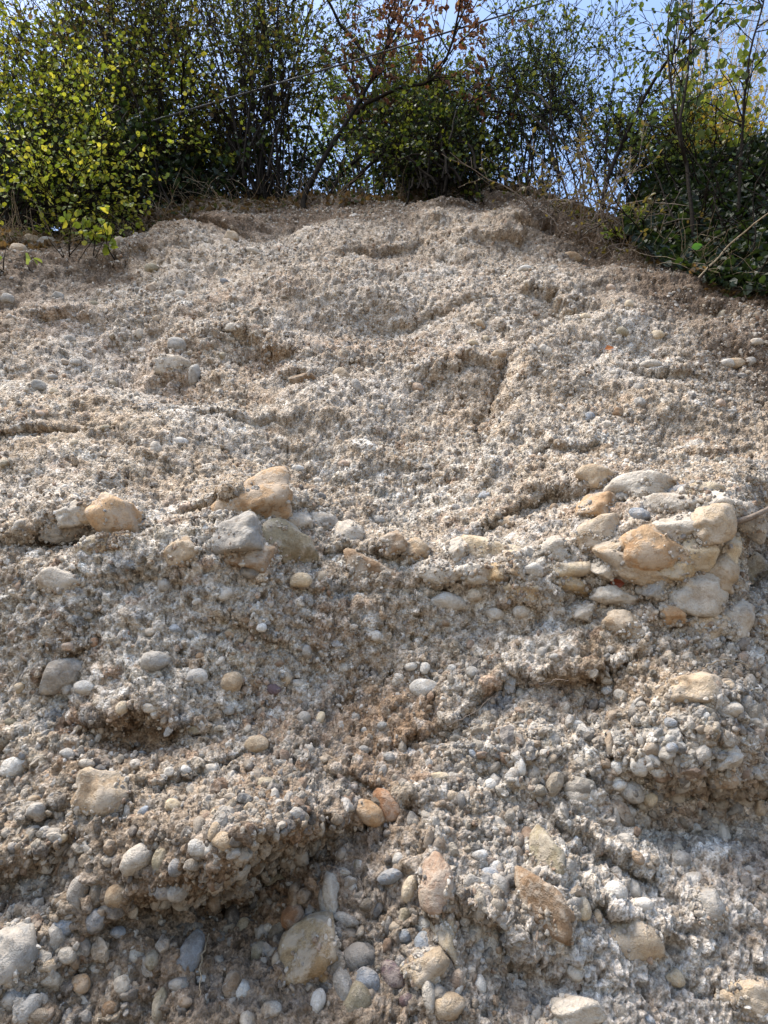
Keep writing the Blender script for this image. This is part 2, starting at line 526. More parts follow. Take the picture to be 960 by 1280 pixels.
# spread the rows evenly along the uneven surface, so that steep undersides are as finely meshed as the rest
step = np.linalg.norm(np.diff(pos, axis=0), axis=2) / (0.5 * (PXM[1:] + PXM[:-1]))
step = np.minimum(step, 40.0) + 0.35
kern = np.hanning(63)[1:-1]
kern /= kern.sum()
pad = np.pad(step, ((0, 0), (30, 30)), 'edge')
step = np.apply_along_axis(lambda a: np.convolve(a, kern, 'valid'), 1, pad)
bgrid = np.repeat(b_rows[:, None], NC, 1)
stack = np.concatenate([pos, nrm, tang, np.stack([P, Q, face, DIST, bgrid - bc[None, :], w1, wav], 2)], 2)
for _c in range(NC):
    cum = np.concatenate([[0], np.cumsum(step[:, _c])])
    tgt = np.linspace(0, cum[-1], NR)
    k = np.clip(np.searchsorted(cum, tgt) - 1, 0, NR - 2)
    f = ((tgt - cum[k]) / (cum[k + 1] - cum[k]))[:, None]
    src = stack[:, _c].copy()
    stack[:, _c] = src[k] * (1 - f) + src[k + 1] * f
pos, nrm, tang = stack[..., 0:3], stack[..., 3:6], stack[..., 6:9]
P, Q, face, DIST, BD, w1, wav = (stack[..., 9 + k] for k in range(7))
flat = pos.reshape(-1, 3)


def grid_normals(p):
    du = np.gradient(p, axis=1)
    dv = np.gradient(p, axis=0)
    n = np.cross(du, dv)
    n /= np.maximum(np.linalg.norm(n, axis=2, keepdims=True), 1e-9)
    return n


n1 = grid_normals(pos)
for _ in range(3):
    n1 = (n1 + np.roll(n1, 1, 0) + np.roll(n1, -1, 0) + np.roll(n1, 1, 1) + np.roll(n1, -1, 1)) / 5
    n1[0], n1[-1] = n1[1], n1[-2]
n1 /= np.maximum(np.linalg.norm(n1, axis=2, keepdims=True), 1e-9)

pf = pos.reshape(-1, 3).astype(np.float32)
Pf, Qf = P.reshape(-1), Q.reshape(-1)
warp = np.stack([fbm(pf, 18, 2, 51), fbm(pf, 18, 2, 61), fbm(pf, 18, 2, 71)], 1) * 0.006
pw = pf + warp
squash = np.array([0.8, 1.0, 1.25], np.float32)
d1, i1 = worley(pw * squash, 0.085, 1)
d2, i2 = worley(pw * squash, 0.042, 2)
d3, i3 = worley(pw, 0.021, 3)
d4, i4 = worley(pw, 0.012, 4)


def dome(d, h, cell, lo, hi, prob):
    R = cell * (lo + (hi - lo) * rnd(h, 1))
    on = rnd(h, 2) < prob
    return np.where(on, np.sqrt(np.maximum(R * R - d * d, 0)), 0).astype(np.float32), on & (d < R)


# where the cement hides the stones (smooth, washed areas) and where it is loose gravel
SMOOTH = [(840, 1190, 210, 150, 0, 1.0), (120, 440, 110, 40, -25, 0.6), (760, 1050, 90, 80, 0, 0.5), (930, 1080, 60, 160, 0, 0.5),
          (50, 1115, 50, 34, 10, 0.8), (180, 930, 40, 20, 0, 0.8), (20, 660, 60, 30, 0, 0.5), (850, 1010, 80, 30, 0, 0.5), (800, 440, 60, 30, 0, 0.5),
          (640, 1250, 70, 60, 0, 0.6)]
cem = np.clip(0.15 + 0.55 * fbm(pf, 3.2, 4, 81), 0, 0.8)
for cx, cy, rx, ry, rot, a in SMOOTH:
    cem = np.maximum(cem, a * gauss(Pf, Qf, cx, cy, rx, ry, rot))
cem = np.clip(cem + 0.10 * smooth(1.9, 3.2, DIST.reshape(-1)), 0, 1).astype(np.float32)
loose = 1 - 0.75 * cem
h1, m1 = dome(d1, i1, 0.085, 0.30, 0.52, 0.40)
h2, m2 = dome(d2, i2, 0.042, 0.34, 0.58, 0.62)
h3, m3 = dome(d3, i3, 0.021, 0.38, 0.62, 0.75)
h4, m4 = dome(d4, i4, 0.012, 0.40, 0.62, 0.8)
rough = fbm(pf, 46, 4, 91, 0.7)
crag = fbm(pf, 17, 4, 191, 0.6, True)
crag2 = fbm(pf, 60, 3, 391, 0.6, True)
pits = np.clip(fbm(pf, 62, 3, 291, 0.6) - 0.30, 0, 1) + 0.6 * np.clip(fbm(pf, 85, 2, 293, 0.6) - 0.45, 0, 1)
far = smooth(1.9, 3.2, DIST.reshape(-1)).astype(np.float32)
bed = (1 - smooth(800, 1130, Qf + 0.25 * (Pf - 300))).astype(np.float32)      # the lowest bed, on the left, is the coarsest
h1 = h1 * (1 - 0.85 * bed)
h2 = h2 * (1 - 0.45 * bed)
h3 = h3 * (1 - 0.25 * far)
peb = np.maximum(np.maximum(h1 * 0.75, h2 * 0.95), np.maximum(h3 + 0.003, h4 + 0.003))
facef = face.reshape(-1)
sheet = np.clip(gauss(Pf + wav.reshape(-1), Qf, 850, 1180, 190, 130), 0, 1).astype(np.float32)
micro = (peb * loose * (1 - 0.5 * sheet) + 0.0042 * rough * (1 + 0.5 * cem) + 0.0032 * crag + 0.0030 * crag2 * (0.5 + cem) - 0.022 * pits) * (0.35 + 0.65 * facef) * (1 - 0.12 * bed)
slab, slab_id = worley(pw * np.array([1, 0.6, 0.8], np.float32), 0.11, 9)
micro += sheet * (0.022 * (rnd(slab_id, 3) - 0.5) - 0.10 * slab * (rnd(slab_id, 4) - 0.4))
fin = pf + n1.reshape(-1, 3) * micro[:, None]
fin += tang.reshape(-1, 3) * (np.clip(micro, 0, 0.03) * 0.2 * facef)[:, None]

# colours of the matrix and of the stones showing in it
PAL = np.array([(0.46, 0.42, 0.36), (0.33, 0.31, 0.28), (0.24, 0.25, 0.26), (0.58, 0.55, 0.50), (0.40, 0.33, 0.25), (0.37, 0.27, 0.18),
                (0.50, 0.44, 0.35), (0.28, 0.26, 0.22), (0.68, 0.66, 0.62), (0.33, 0.22, 0.15), (0.16, 0.155, 0.15), (0.62, 0.59, 0.54)], np.float32)
pale = np.array([0.61, 0.545, 0.47], np.float32)
tan = np.array([0.43, 0.34, 0.25], np.float32)
soil = np.array([0.17, 0.115, 0.075], np.float32)
rust = np.array([0.33, 0.20, 0.11], np.float32)
t0 = smooth(-0.35, 0.75, fbm(pf, 3.5, 5, 101, 0.6))
col = tan[None] * (1 - t0[:, None]) + pale[None] * t0[:, None]
t1 = smooth(0.25, 0.9, fbm(pf, 2.1, 4, 111, 0.6)) * 0.7
col = col * (1 - t1[:, None]) + rust[None] * t1[:, None]
for (m, ids, k) in ((m4, i4, 0.35), (m3, i3, 0.55), (m2, i2, 0.75), (m1, i1, 0.8)):
    pc = PAL[(rnd(ids, 5) * len(PAL)).astype(int) % len(PAL)] * (0.8 + 0.4 * rnd(ids, 6))[:, None]
    hh = {id(m4): h4, id(m3): h3, id(m2): h2, id(m1): h1}[id(m)]
    own = m & (np.abs(peb - np.maximum.reduce([h1 * 0.75, h2 * 0.95, h3 + 0.003, h4 + 0.003])) < 1e-6)
    top = own & ((hh + 0.0035) >= peb * 0.98)
    f = np.where(top, k * loose, 0)[:, None]
    col = col * (1 - f) + pc * f
# the upper beds are tanner than the lime-washed lower wall
up_ = (1 - smooth(330, 620, Qf + wav.reshape(-1) * 2)) * 0.30
col = col * (1 - up_[:, None]) + np.array([0.37, 0.285, 0.21], np.float32)[None] * up_[:, None]
# earth stains, plus shade under ledges and lips painted in as brown
EARTH_SHADE = [(672, 480, 55, 62, 25, 0.6, np.array([0.46, 0.36, 0.26], np.float32)), (200, 1160, 290, 170, 0, 0.75, np.array([0.21, 0.165, 0.125], np.float32)), (430, 1190, 180, 110, 0, 0.5, np.array([0.21, 0.165, 0.125], np.float32)), (180, 932, 44, 22, 0, 0.8, rust), (330, 1100, 130, 60, 15, 0.55, soil), (250, 288, 90, 16, -6, 0.9, soil), (740, 305, 60, 26, 0, 0.85, soil),
         (610, 248, 60, 14, 0, 0.9, soil), (300, 1170, 140, 90, 0, 0.4, rust), (90, 410, 40, 12, 0, 0.7, rust), (320, 446, 40, 14, 0, 0.6, rust),
         (560, 480, 70, 22, 0, 0.4, tan), (480, 328, 60, 14, 0, 0.6, soil), (215, 485, 30, 18, 0, 0.6, rust), (870, 990, 90, 26, 0, 0.5, rust),
         (680, 610, 60, 40, 0, 0.5, tan), (760, 640, 50, 50, 0, 0.4, rust), (480, 900, 90, 60, 0, 0.35, rust), (720, 860, 90, 30, 0, 0.4, rust),
         (620, 1180, 70, 50, 0, 0.35, tan)]
for cx, cy, rx, ry, rot, a, c in EARTH_SHADE:
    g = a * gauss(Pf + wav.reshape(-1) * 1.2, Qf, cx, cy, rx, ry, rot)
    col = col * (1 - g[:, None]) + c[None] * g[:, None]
# pale lime wash
WASH = [(830, 1170, 190, 150, 0, 0.75), (120, 430, 110, 40, -25, 0.45), (600, 1080, 120, 90, 0, 0.25), (40, 650, 90, 40, 0, 0.4), (560, 700, 160, 60, 0, 0.3),
        (500, 380, 260, 60, 0, 0.25), (760, 420, 140, 60, 0, 0.25)]
lime = np.array([0.66, 0.63, 0.59], np.float32)
for cx, cy, rx, ry, rot, a in WASH:
    g = a * gauss(Pf, Qf + wav.reshape(-1), cx, cy, rx, ry, rot) * (0.5 + 0.5 * smooth(-0.5, 0.4, rough))
    col = col * (1 - g[:, None]) + lime[None] * g[:, None]
# soil in the top decimetres and on the plateau
bdist = BD.reshape(-1)
w2f = fbm(pf, 9.0, 3, 45)
g = smooth(-1.35, -0.3, bdist + 0.45 * w1.reshape(-1) + 0.12 * w2f) * 0.92
col = col * (1 - g[:, None]) + (soil * 0.8)[None] * g[:, None]
g = smooth(0.1, 0.35, bdist)
col = col * (1 - g[:, None]) + np.array([0.055, 0.042, 0.028], np.float32)[None] * g[:, None]

idx = np.arange(NR * NC).reshape(NR, NC)
quads = np.stack([idx[:-1, :-1], idx[:-1, 1:], idx[1:, 1:], idx[1:, :-1]], 2).reshape(-1, 4)
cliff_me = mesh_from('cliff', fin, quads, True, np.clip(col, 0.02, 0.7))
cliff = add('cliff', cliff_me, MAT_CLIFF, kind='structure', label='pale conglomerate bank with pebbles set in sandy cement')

# ground the camera stands on, and the land behind the crest
MAT_EARTH, nt, b_ = new_mat('earth')
tc_ = nt.nodes.new('ShaderNodeTexCoord').outputs['Object']
nn = noise_tex(nt, tc_, 6, 8, 0.7)
nt.links.new(ramp(nt, nn, [(0.3, (0.13, 0.10, 0.07)), (0.7, (0.30, 0.25, 0.19))]), b_.inputs['Base Color'])
bump(nt, b_, nn, 0.05)
gx = np.array([-600, -60, -12, 12, 60, 600.0])
gy = np.array([-600, -60, -12, 1.6, 60, 600.0])
gv = np.array([(x, y, 0.0) for y in gy for x in gx])
gi = np.arange(36).reshape(6, 6)
add('ground', mesh_from('ground', gv, np.stack([gi[:-1, :-1], gi[:-1, 1:], gi[1:, 1:], gi[1:, :-1]], 2).reshape(-1, 4)), MAT_EARTH, kind='structure')

# ------------------------------------------------------------------ stones in the cliff
tri = np.concatenate([quads[:, [0, 1, 2]], quads[:, [0, 2, 3]]])
BVH = BVHTree.FromPolygons([tuple(v) for v in fin.tolist()], tri.tolist(), all_triangles=True)
macro_n = n1.reshape(-1, 3)


def hit(px, py):
    d = ray(px, py)
    loc, n, i, dist = BVH.ray_cast(Vector(CAM), Vector(d), 60.0)
    if loc is None:
        return None
    return np.array(loc), macro_n[quads[i % len(quads)][0]], dist


def ico(sub):
    import bmesh
    bm = bmesh.new()
    bmesh.ops.create_icosphere(bm, subdivisions=sub, radius=1.0)
    v = np.array([x.co[:] for x in bm.verts], np.float32)
    f = np.array([[q.index for q in x.verts] for x in bm.faces], np.int32)
    bm.free()
    return v, f


def stone_mesh(name, sub, seed, lump, facets, fine):
    v, f = ico(sub)
    r = np.random.default_rng(seed)
    o = r.uniform(-50, 50, 3).astype(np.float32)
    rad = 1 + lump * fbm(v + o, 0.9, 2, seed) + fine * fbm(v + o, 3.2, 4, seed + 5, 0.55)
    for _ in range(facets):                                  # broken flats
        n = r.normal(size=3)
        n /= np.linalg.norm(n)
        lim = r.uniform(0.62, 0.86)
        d = v @ n.astype(np.float32)
        cut = np.where(d > 0.05, lim / np.maximum(d, 0.05), 9)
        rad = np.minimum(rad, cut * (1 + fine * 0.8 * fbm(v + o, 4, 3, seed + 9)))
    v = v * rad[:, None]
    v /= np.abs(v).max(0)[None]
    return mesh_from(name, v, f, True)


COBBLES = [stone_mesh('cobble', 3, 100 + k, 0.20, (0, 1, 0, 2)[k % 4], 0.025) for k in range(14)]
BOULDERS = [stone_mesh('boulder', 4, 300 + k, 0.42, (2, 4, 3, 5)[k % 4], 0.085) for k in range(12)]
for me in COBBLES:
    me.materials.append(MAT_STONE)
for me in BOULDERS:
    me.materials.append(MAT_BOULDER)
TONES = dict(ochre=(0.48, 0.32, 0.185), tan=(0.46, 0.36, 0.25), cream=(0.57, 0.47, 0.33), pale=(0.54, 0.49, 0.42), grey=(0.36, 0.345, 0.32),
             dark=(0.19, 0.19, 0.19), blue=(0.30, 0.33, 0.37), white=(0.62, 0.60, 0.56), brown=(0.30, 0.21, 0.135), rust=(0.40, 0.22, 0.12),
             lilac=(0.17, 0.12, 0.13), yellow=(0.50, 0.38, 0.23), pink=(0.50, 0.37, 0.28), olive=(0.30, 0.26, 0.18))
taken = []


def place_stone(px, py, w, h, rot, tone, kind, sink=0.15, label=None, variant=None):
    r = hit(px, py)
    if r is None:
        return None
    loc, n, dist = r
    s = dist / F_PX
    a, c = w * s / 2, h * s / 2
    dep = 0.8 * (a * c) ** 0.5 + 0.1 * max(a, c)
    view = (CAM - loc) / np.linalg.norm(CAM - loc)
    zax = view * 0.55 + n * 0.45
    zax /= np.linalg.norm(zax)
    xax = RIGHT - zax * (RIGHT @ zax)
    xax /= np.linalg.norm(xax)
    yax = np.cross(zax, xax)
    cr, sr = math.cos(math.radians(rot)), math.sin(math.radians(rot))
    X, Y = xax * cr + yax * sr, -xax * sr + yax * cr
    cen = loc - zax * dep * sink - view * 0.2 * dep * sink
    pool = BOULDERS if kind == 'boulder' else COBBLES
    me = pool[(variant if variant is not None else random.randrange(len(pool)))]
    o = add(kind, me, MAT_STONE, cliff, None, label)
    M = np.eye(4)
    M[:3, 0], M[:3, 1], M[:3, 2], M[:3, 3] = X * a * 1.05, Y * c * 1.05, zax * dep, cen
    o.matrix_world = Matrix(M.tolist())
    t = TONES[tone] if isinstance(tone, str) else tone
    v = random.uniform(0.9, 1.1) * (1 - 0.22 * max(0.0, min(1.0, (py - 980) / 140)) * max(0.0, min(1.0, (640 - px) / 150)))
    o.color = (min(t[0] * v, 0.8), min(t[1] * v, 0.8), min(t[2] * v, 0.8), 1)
    taken.append((px, py, max(w, h)))
    return o


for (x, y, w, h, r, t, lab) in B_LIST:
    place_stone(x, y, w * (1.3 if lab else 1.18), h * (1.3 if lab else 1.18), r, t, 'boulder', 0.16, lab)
C_LIST = [
    (555, 752, 56, 26, -8, 'white'), (594, 744, 24, 20, 0, 'pale'), (666, 712, 28, 20, -30, 'white'), (850, 613, 32, 13, -8, 'blue'), (800, 643, 26, 16, -20, 'blue'), (765, 662, 18, 16, 30, 'dark'),
    (72, 846, 58, 40, 28, 'grey'), (108, 860, 30, 18, -12, 'white'), (85, 862, 12, 14, 0, 'grey'), (195, 827, 34, 24, -4, 'grey'), (247, 845, 25, 20, 0, 'white'), (290, 853, 26, 28, -40, 'tan'),
    (529, 860, 36, 24, -8, 'white'), (531, 835, 13, 15, 0, 'white'), (514, 833, 16, 11, 0, 'white'), (494, 852, 9, 12, 0, 'pale'), (313, 715, 25, 16, -10, 'dark'), (376, 726, 29, 20, 6, 'cream'),
    (205, 731, 15, 18, 20, 'grey'), (281, 742, 20, 18, 0, 'white'), (400, 722, 18, 18, 0, 'tan'), (331, 700, 18, 10, 0, 'white'), (484, 1006, 28, 46, 28, 'rust'), (463, 1018, 42, 26, -38, 'ochre'),
    (336, 983, 32, 25, -25, 'olive'), (44, 1014, 20, 18, 0, 'grey'), (66, 1013, 18, 15, 0, 'grey'), (18, 958, 32, 22, 14, 'white'), (98, 1117, 27, 46, -8, 'grey'), (200, 1075, 18, 26, 0, 'olive'),
    (169, 1077, 42, 30, 40, 'pale'), (78, 1160, 28, 20, 30, 'blue'), (237, 1193, 26, 48, -16, 'blue'), (200, 1257, 14, 32, 0, 'olive'), (223, 1117, 24, 20, 0, 'grey'), (393, 1147, 23, 31, 10, 'blue'),
    (414, 1120, 20, 52, 8, 'pale'), (407, 1130, 16, 34, 12, 'grey'), (450, 1198, 42, 32, 0, 'dark'), (418, 1168, 18, 16, 0, 'dark'), (471, 1138, 14, 26, -10, 'dark'), (303, 1237, 17, 20, 0, 'white'),
    (398, 1253, 16, 26, -8, 'white'), (491, 1218, 24, 32, 20, 'lilac'), (487, 1096, 30, 16, 14, 'blue'), (512, 1112, 18, 30, -15, 'cream'), (530, 1153, 28, 26, 5, 'white'), (529, 1182, 24, 30, 20, 'blue'),
    (727, 1134, 24, 28, 10, 'cream'), (548, 972, 30, 12, 6, 'cream'), (722, 993, 30, 20, 0, 'pale'), (800, 958, 22, 24, 20, 'white'), (772, 960, 16, 15, 0, 'white'), (775, 982, 20, 12, 0, 'white'),
    (771, 977, 18, 11, 0, 'white'), (498, 1074, 15, 14, 0, 'white'), (430, 1232, 20, 44, 24, 'grey'), (460, 1228, 32, 26, -30, 'blue'), (445, 1250, 32, 36, 0, 'olive'), (243, 470, 16, 28, -6, 'grey'),
    (222, 431, 24, 18, -8, 'grey'), (428, 470, 22, 24, 30, 'tan'), (445, 483, 12, 20, 10, 'grey'), (48, 483, 20, 15, 0, 'grey'), (225, 368, 14, 12, 0, 'pale'), (212, 373, 12, 10, 0, 'pale'), (655, 337, 18, 10, 0, 'white'),
    (810, 458, 30, 14, 0, 'pale'), (908, 455, 18, 13, 0, 'white'), (786, 381, 11, 13, 0, 'cream'), (732, 396, 13, 9, -20, 'cream'), (800, 503, 14, 14, 0, 'grey'), (606, 620, 18, 12, -8, 'blue'), (715, 322, 24, 14, 0, 'tan'),
    (290, 297, 18, 16, 0, 'tan'), (318, 315, 22, 10, -25, 'pale'), (148, 302, 14, 14, 0, 'tan'), (25, 312, 20, 14, 0, 'tan'), (60, 305, 26, 16, 0, 'grey'), (40, 300, 18, 12, 0, 'tan'), (290, 410, 18, 12, 0, 'pale'), (175, 418, 12, 14, 0, 'pale'),
    (225, 553, 22, 13, 0, 'white'), (372, 300, 10, 8, 0, 'pale'), (195, 560, 14, 18, 10, 'pale'), (324, 577, 14, 9, 0, 'pale'), (372, 586, 16, 10, 0, 'white'), (612, 383, 10, 8, 0, 'cream'), (590, 430, 16, 11, 0, 'cream'),
    (624, 443, 18, 12, 0, 'tan'), (685, 440, 12, 14, 30, 'pale'), (895, 330, 12, 10, 0, 'pale'), (918, 455, 22, 14, 0, 'tan'), (945, 428, 16, 10, 0, 'pale'), (400, 620, 16, 10, 0, 'dark'), (110, 770, 10, 9, 0, 'grey'), (118, 803, 10, 12, 20, 'rust'),
    (240, 792, 14, 11, 0, 'grey'), (190, 790, 16, 11, 0, 'pale'), (300, 800, 9, 8, 0, 'tan'), (327, 785, 13, 11, 0, 'white'), (382, 815, 14, 18, 0, 'grey'), (470, 795, 18, 14, 0, 'white'), (358, 848, 14, 18, 0, 'tan'), (374, 857, 22, 14, -30, 'pale'),
    (343, 862, 18, 14, 0, 'lilac'), (244, 911, 24, 14, 0, 'olive'), (152, 885, 14, 16, 0, 'cream'), (286, 888, 16, 12, 0, 'grey'), (322, 930, 30, 20, 0, 'tan'), (188, 885, 22, 12, 0, 'pale'), (400, 898, 12, 18, -30, 'cream'), (455, 913, 10, 9, 0, 'white'),
    (380, 897, 18, 16, 0, 'grey'), (478, 907, 12, 10, 0, 'grey'), (565, 835, 12, 9, 0, 'white'), (620, 768, 24, 16, 0, 'pale'), (652, 765, 22, 18, 0, 'pale'), (590, 840, 16, 16, 0, 'grey'), (758, 850, 14, 11, 0, 'pale'), (775, 868, 16, 14, 0, 'pale'),
    (720, 905, 20, 10, 0, 'white'), (693, 925, 16, 14, 0, 'grey'), (838, 903, 14, 12, 0, 'blue'), (917, 885, 22, 14, 0, 'pale'), (840, 935, 14, 12, 0, 'blue'), (882, 895, 10, 9, 0, 'white'), (43, 1000, 14, 10, 0, 'tan'), (130, 1000, 18, 13, 0, 'grey'),
    (158, 1018, 16, 14, 0, 'grey'), (108, 955, 18, 11, 0, 'pale'), (170, 955, 14, 12, 0, 'pale'), (212, 965, 13, 12, 0, 'pale'), (232, 962, 15, 13, 0, 'white'), (262, 962, 22, 16, 0, 'pale'), (310, 1010, 16, 14, 0, 'tan'), (246, 1060, 22, 20, 0, 'white'),
    (278, 1052, 26, 20, -20, 'tan'), (260, 1062, 20, 16, 0, 'white'), (219, 1085, 16, 20, 0, 'blue'), (240, 1082, 20, 14, 0, 'grey'), (267, 1040, 12, 22, -10, 'tan'), (205, 1130, 18, 14, 0, 'grey'), (120, 1152, 20, 26, 0, 'blue'), (145, 1120, 24, 26, -20, 'tan'),
    (165, 1135, 12, 24, 0, 'pale'), (165, 1195, 24, 18, 0, 'pale'), (148, 1165, 16, 12, 0, 'blue'), (60, 1208, 18, 14, 0, 'tan'), (62, 1225, 20, 16, 0, 'pale'), (102, 1230, 20, 18, 0, 'ochre'), (85, 1195, 20, 16, 0, 'pale'), (15, 1250, 20, 20, 0, 'grey'),
    (225, 1230, 24, 14, 0, 'grey'), (190, 1200, 14, 20, 0, 'olive'), (105, 1185, 16, 22, 20, 'grey'), (345, 1100, 30, 20, 30, 'olive'), (365, 1145, 28, 26, 40, 'rust'), (304, 1160, 18, 22, 0, 'cream'), (335, 1160, 16, 12, 0, 'pale'), (346, 1200, 12, 18, 0, 'tan'),
    (325, 1190, 18, 24, 0, 'olive'), (290, 1230, 20, 26, 0, 'brown'), (340, 1262, 24, 16, 0, 'pale'), (360, 1180, 22, 30, 0, 'tan'), (378, 1120, 20, 18, 0, 'brown'), (440, 1110, 14, 12, 0, 'white'), (430, 1090, 14, 10, 0, 'pale'), (432, 1150, 30, 14, -20, 'grey'),
    (424, 1068, 10, 8, 0, 'white'), (447, 1082, 10, 14, 0, 'olive'), (505, 1145, 14, 18, 0, 'olive'), (506, 1170, 14, 14, 0, 'blue'), (493, 1158, 18, 12, 0, 'tan'), (518, 1205, 10, 12, 0, 'pale'), (572, 1235, 12, 14, 0, 'white'), (508, 1250, 16, 14, 0, 'lilac'),
    (600, 1230, 14, 20, 0, 'white'), (536, 1245, 14, 32, 10, 'pale'), (563, 1258, 34, 26, 0, 'tan'), (612, 1092, 22, 16, 0, 'blue'), (600, 1068, 18, 14, 0, 'white'), (620, 1082, 16, 14, 0, 'white'), (612, 1105, 16, 20, 0, 'white'), (650, 960, 14, 22, 0, 'white'),
    (565, 995, 22, 16, 0, 'tan'), (583, 995, 16, 16, 0, 'pale'), (556, 1015, 14, 10, 0, 'white'), (668, 968, 16, 16, 0, 'pale'), (756, 955, 14, 14, 0, 'brown'), (770, 1000, 20, 14, 0, 'pale'), (805, 1130, 20, 16, 0, 'white'), (748, 1145, 10, 14, 0, 'tan'),
    (770, 1115, 26, 22, 0, 'white'), (790, 1110, 18, 24, 0, 'pale'), (930, 1000, 24, 20, 0, 'pale'), (905, 1045, 16, 30, 0, 'pale'), (870, 1100, 22, 18, 0, 'white'), (780, 1050, 22, 16, 0, 'pale'), (950, 1010, 14, 20, 0, 'tan'),
]
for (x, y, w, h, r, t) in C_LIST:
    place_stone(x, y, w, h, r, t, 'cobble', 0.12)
# further cobbles, so that those that can be told apart stand as pieces of their own
names = ['grey', 'pale', 'tan', 'white', 'cream', 'olive', 'blue', 'grey', 'pale', 'pink', 'brown']
count, tries = len(C_LIST), 0
while count < 300 and tries < 4000:
    tries += 1
    x, y = random.uniform(-10, 970), random.uniform(330, 1290)
    w = random.uniform(10, 16) + 12 * max(0, (y - 800) / 480) * random.random() ** 1.5
    if any(abs(x - tx) < (w + ts) * 0.5 and abs(y - ty) < (w + ts) * 0.5 for tx, ty, ts in taken):
        continue
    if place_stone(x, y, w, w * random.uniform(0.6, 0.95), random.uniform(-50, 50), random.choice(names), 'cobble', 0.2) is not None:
        count += 1


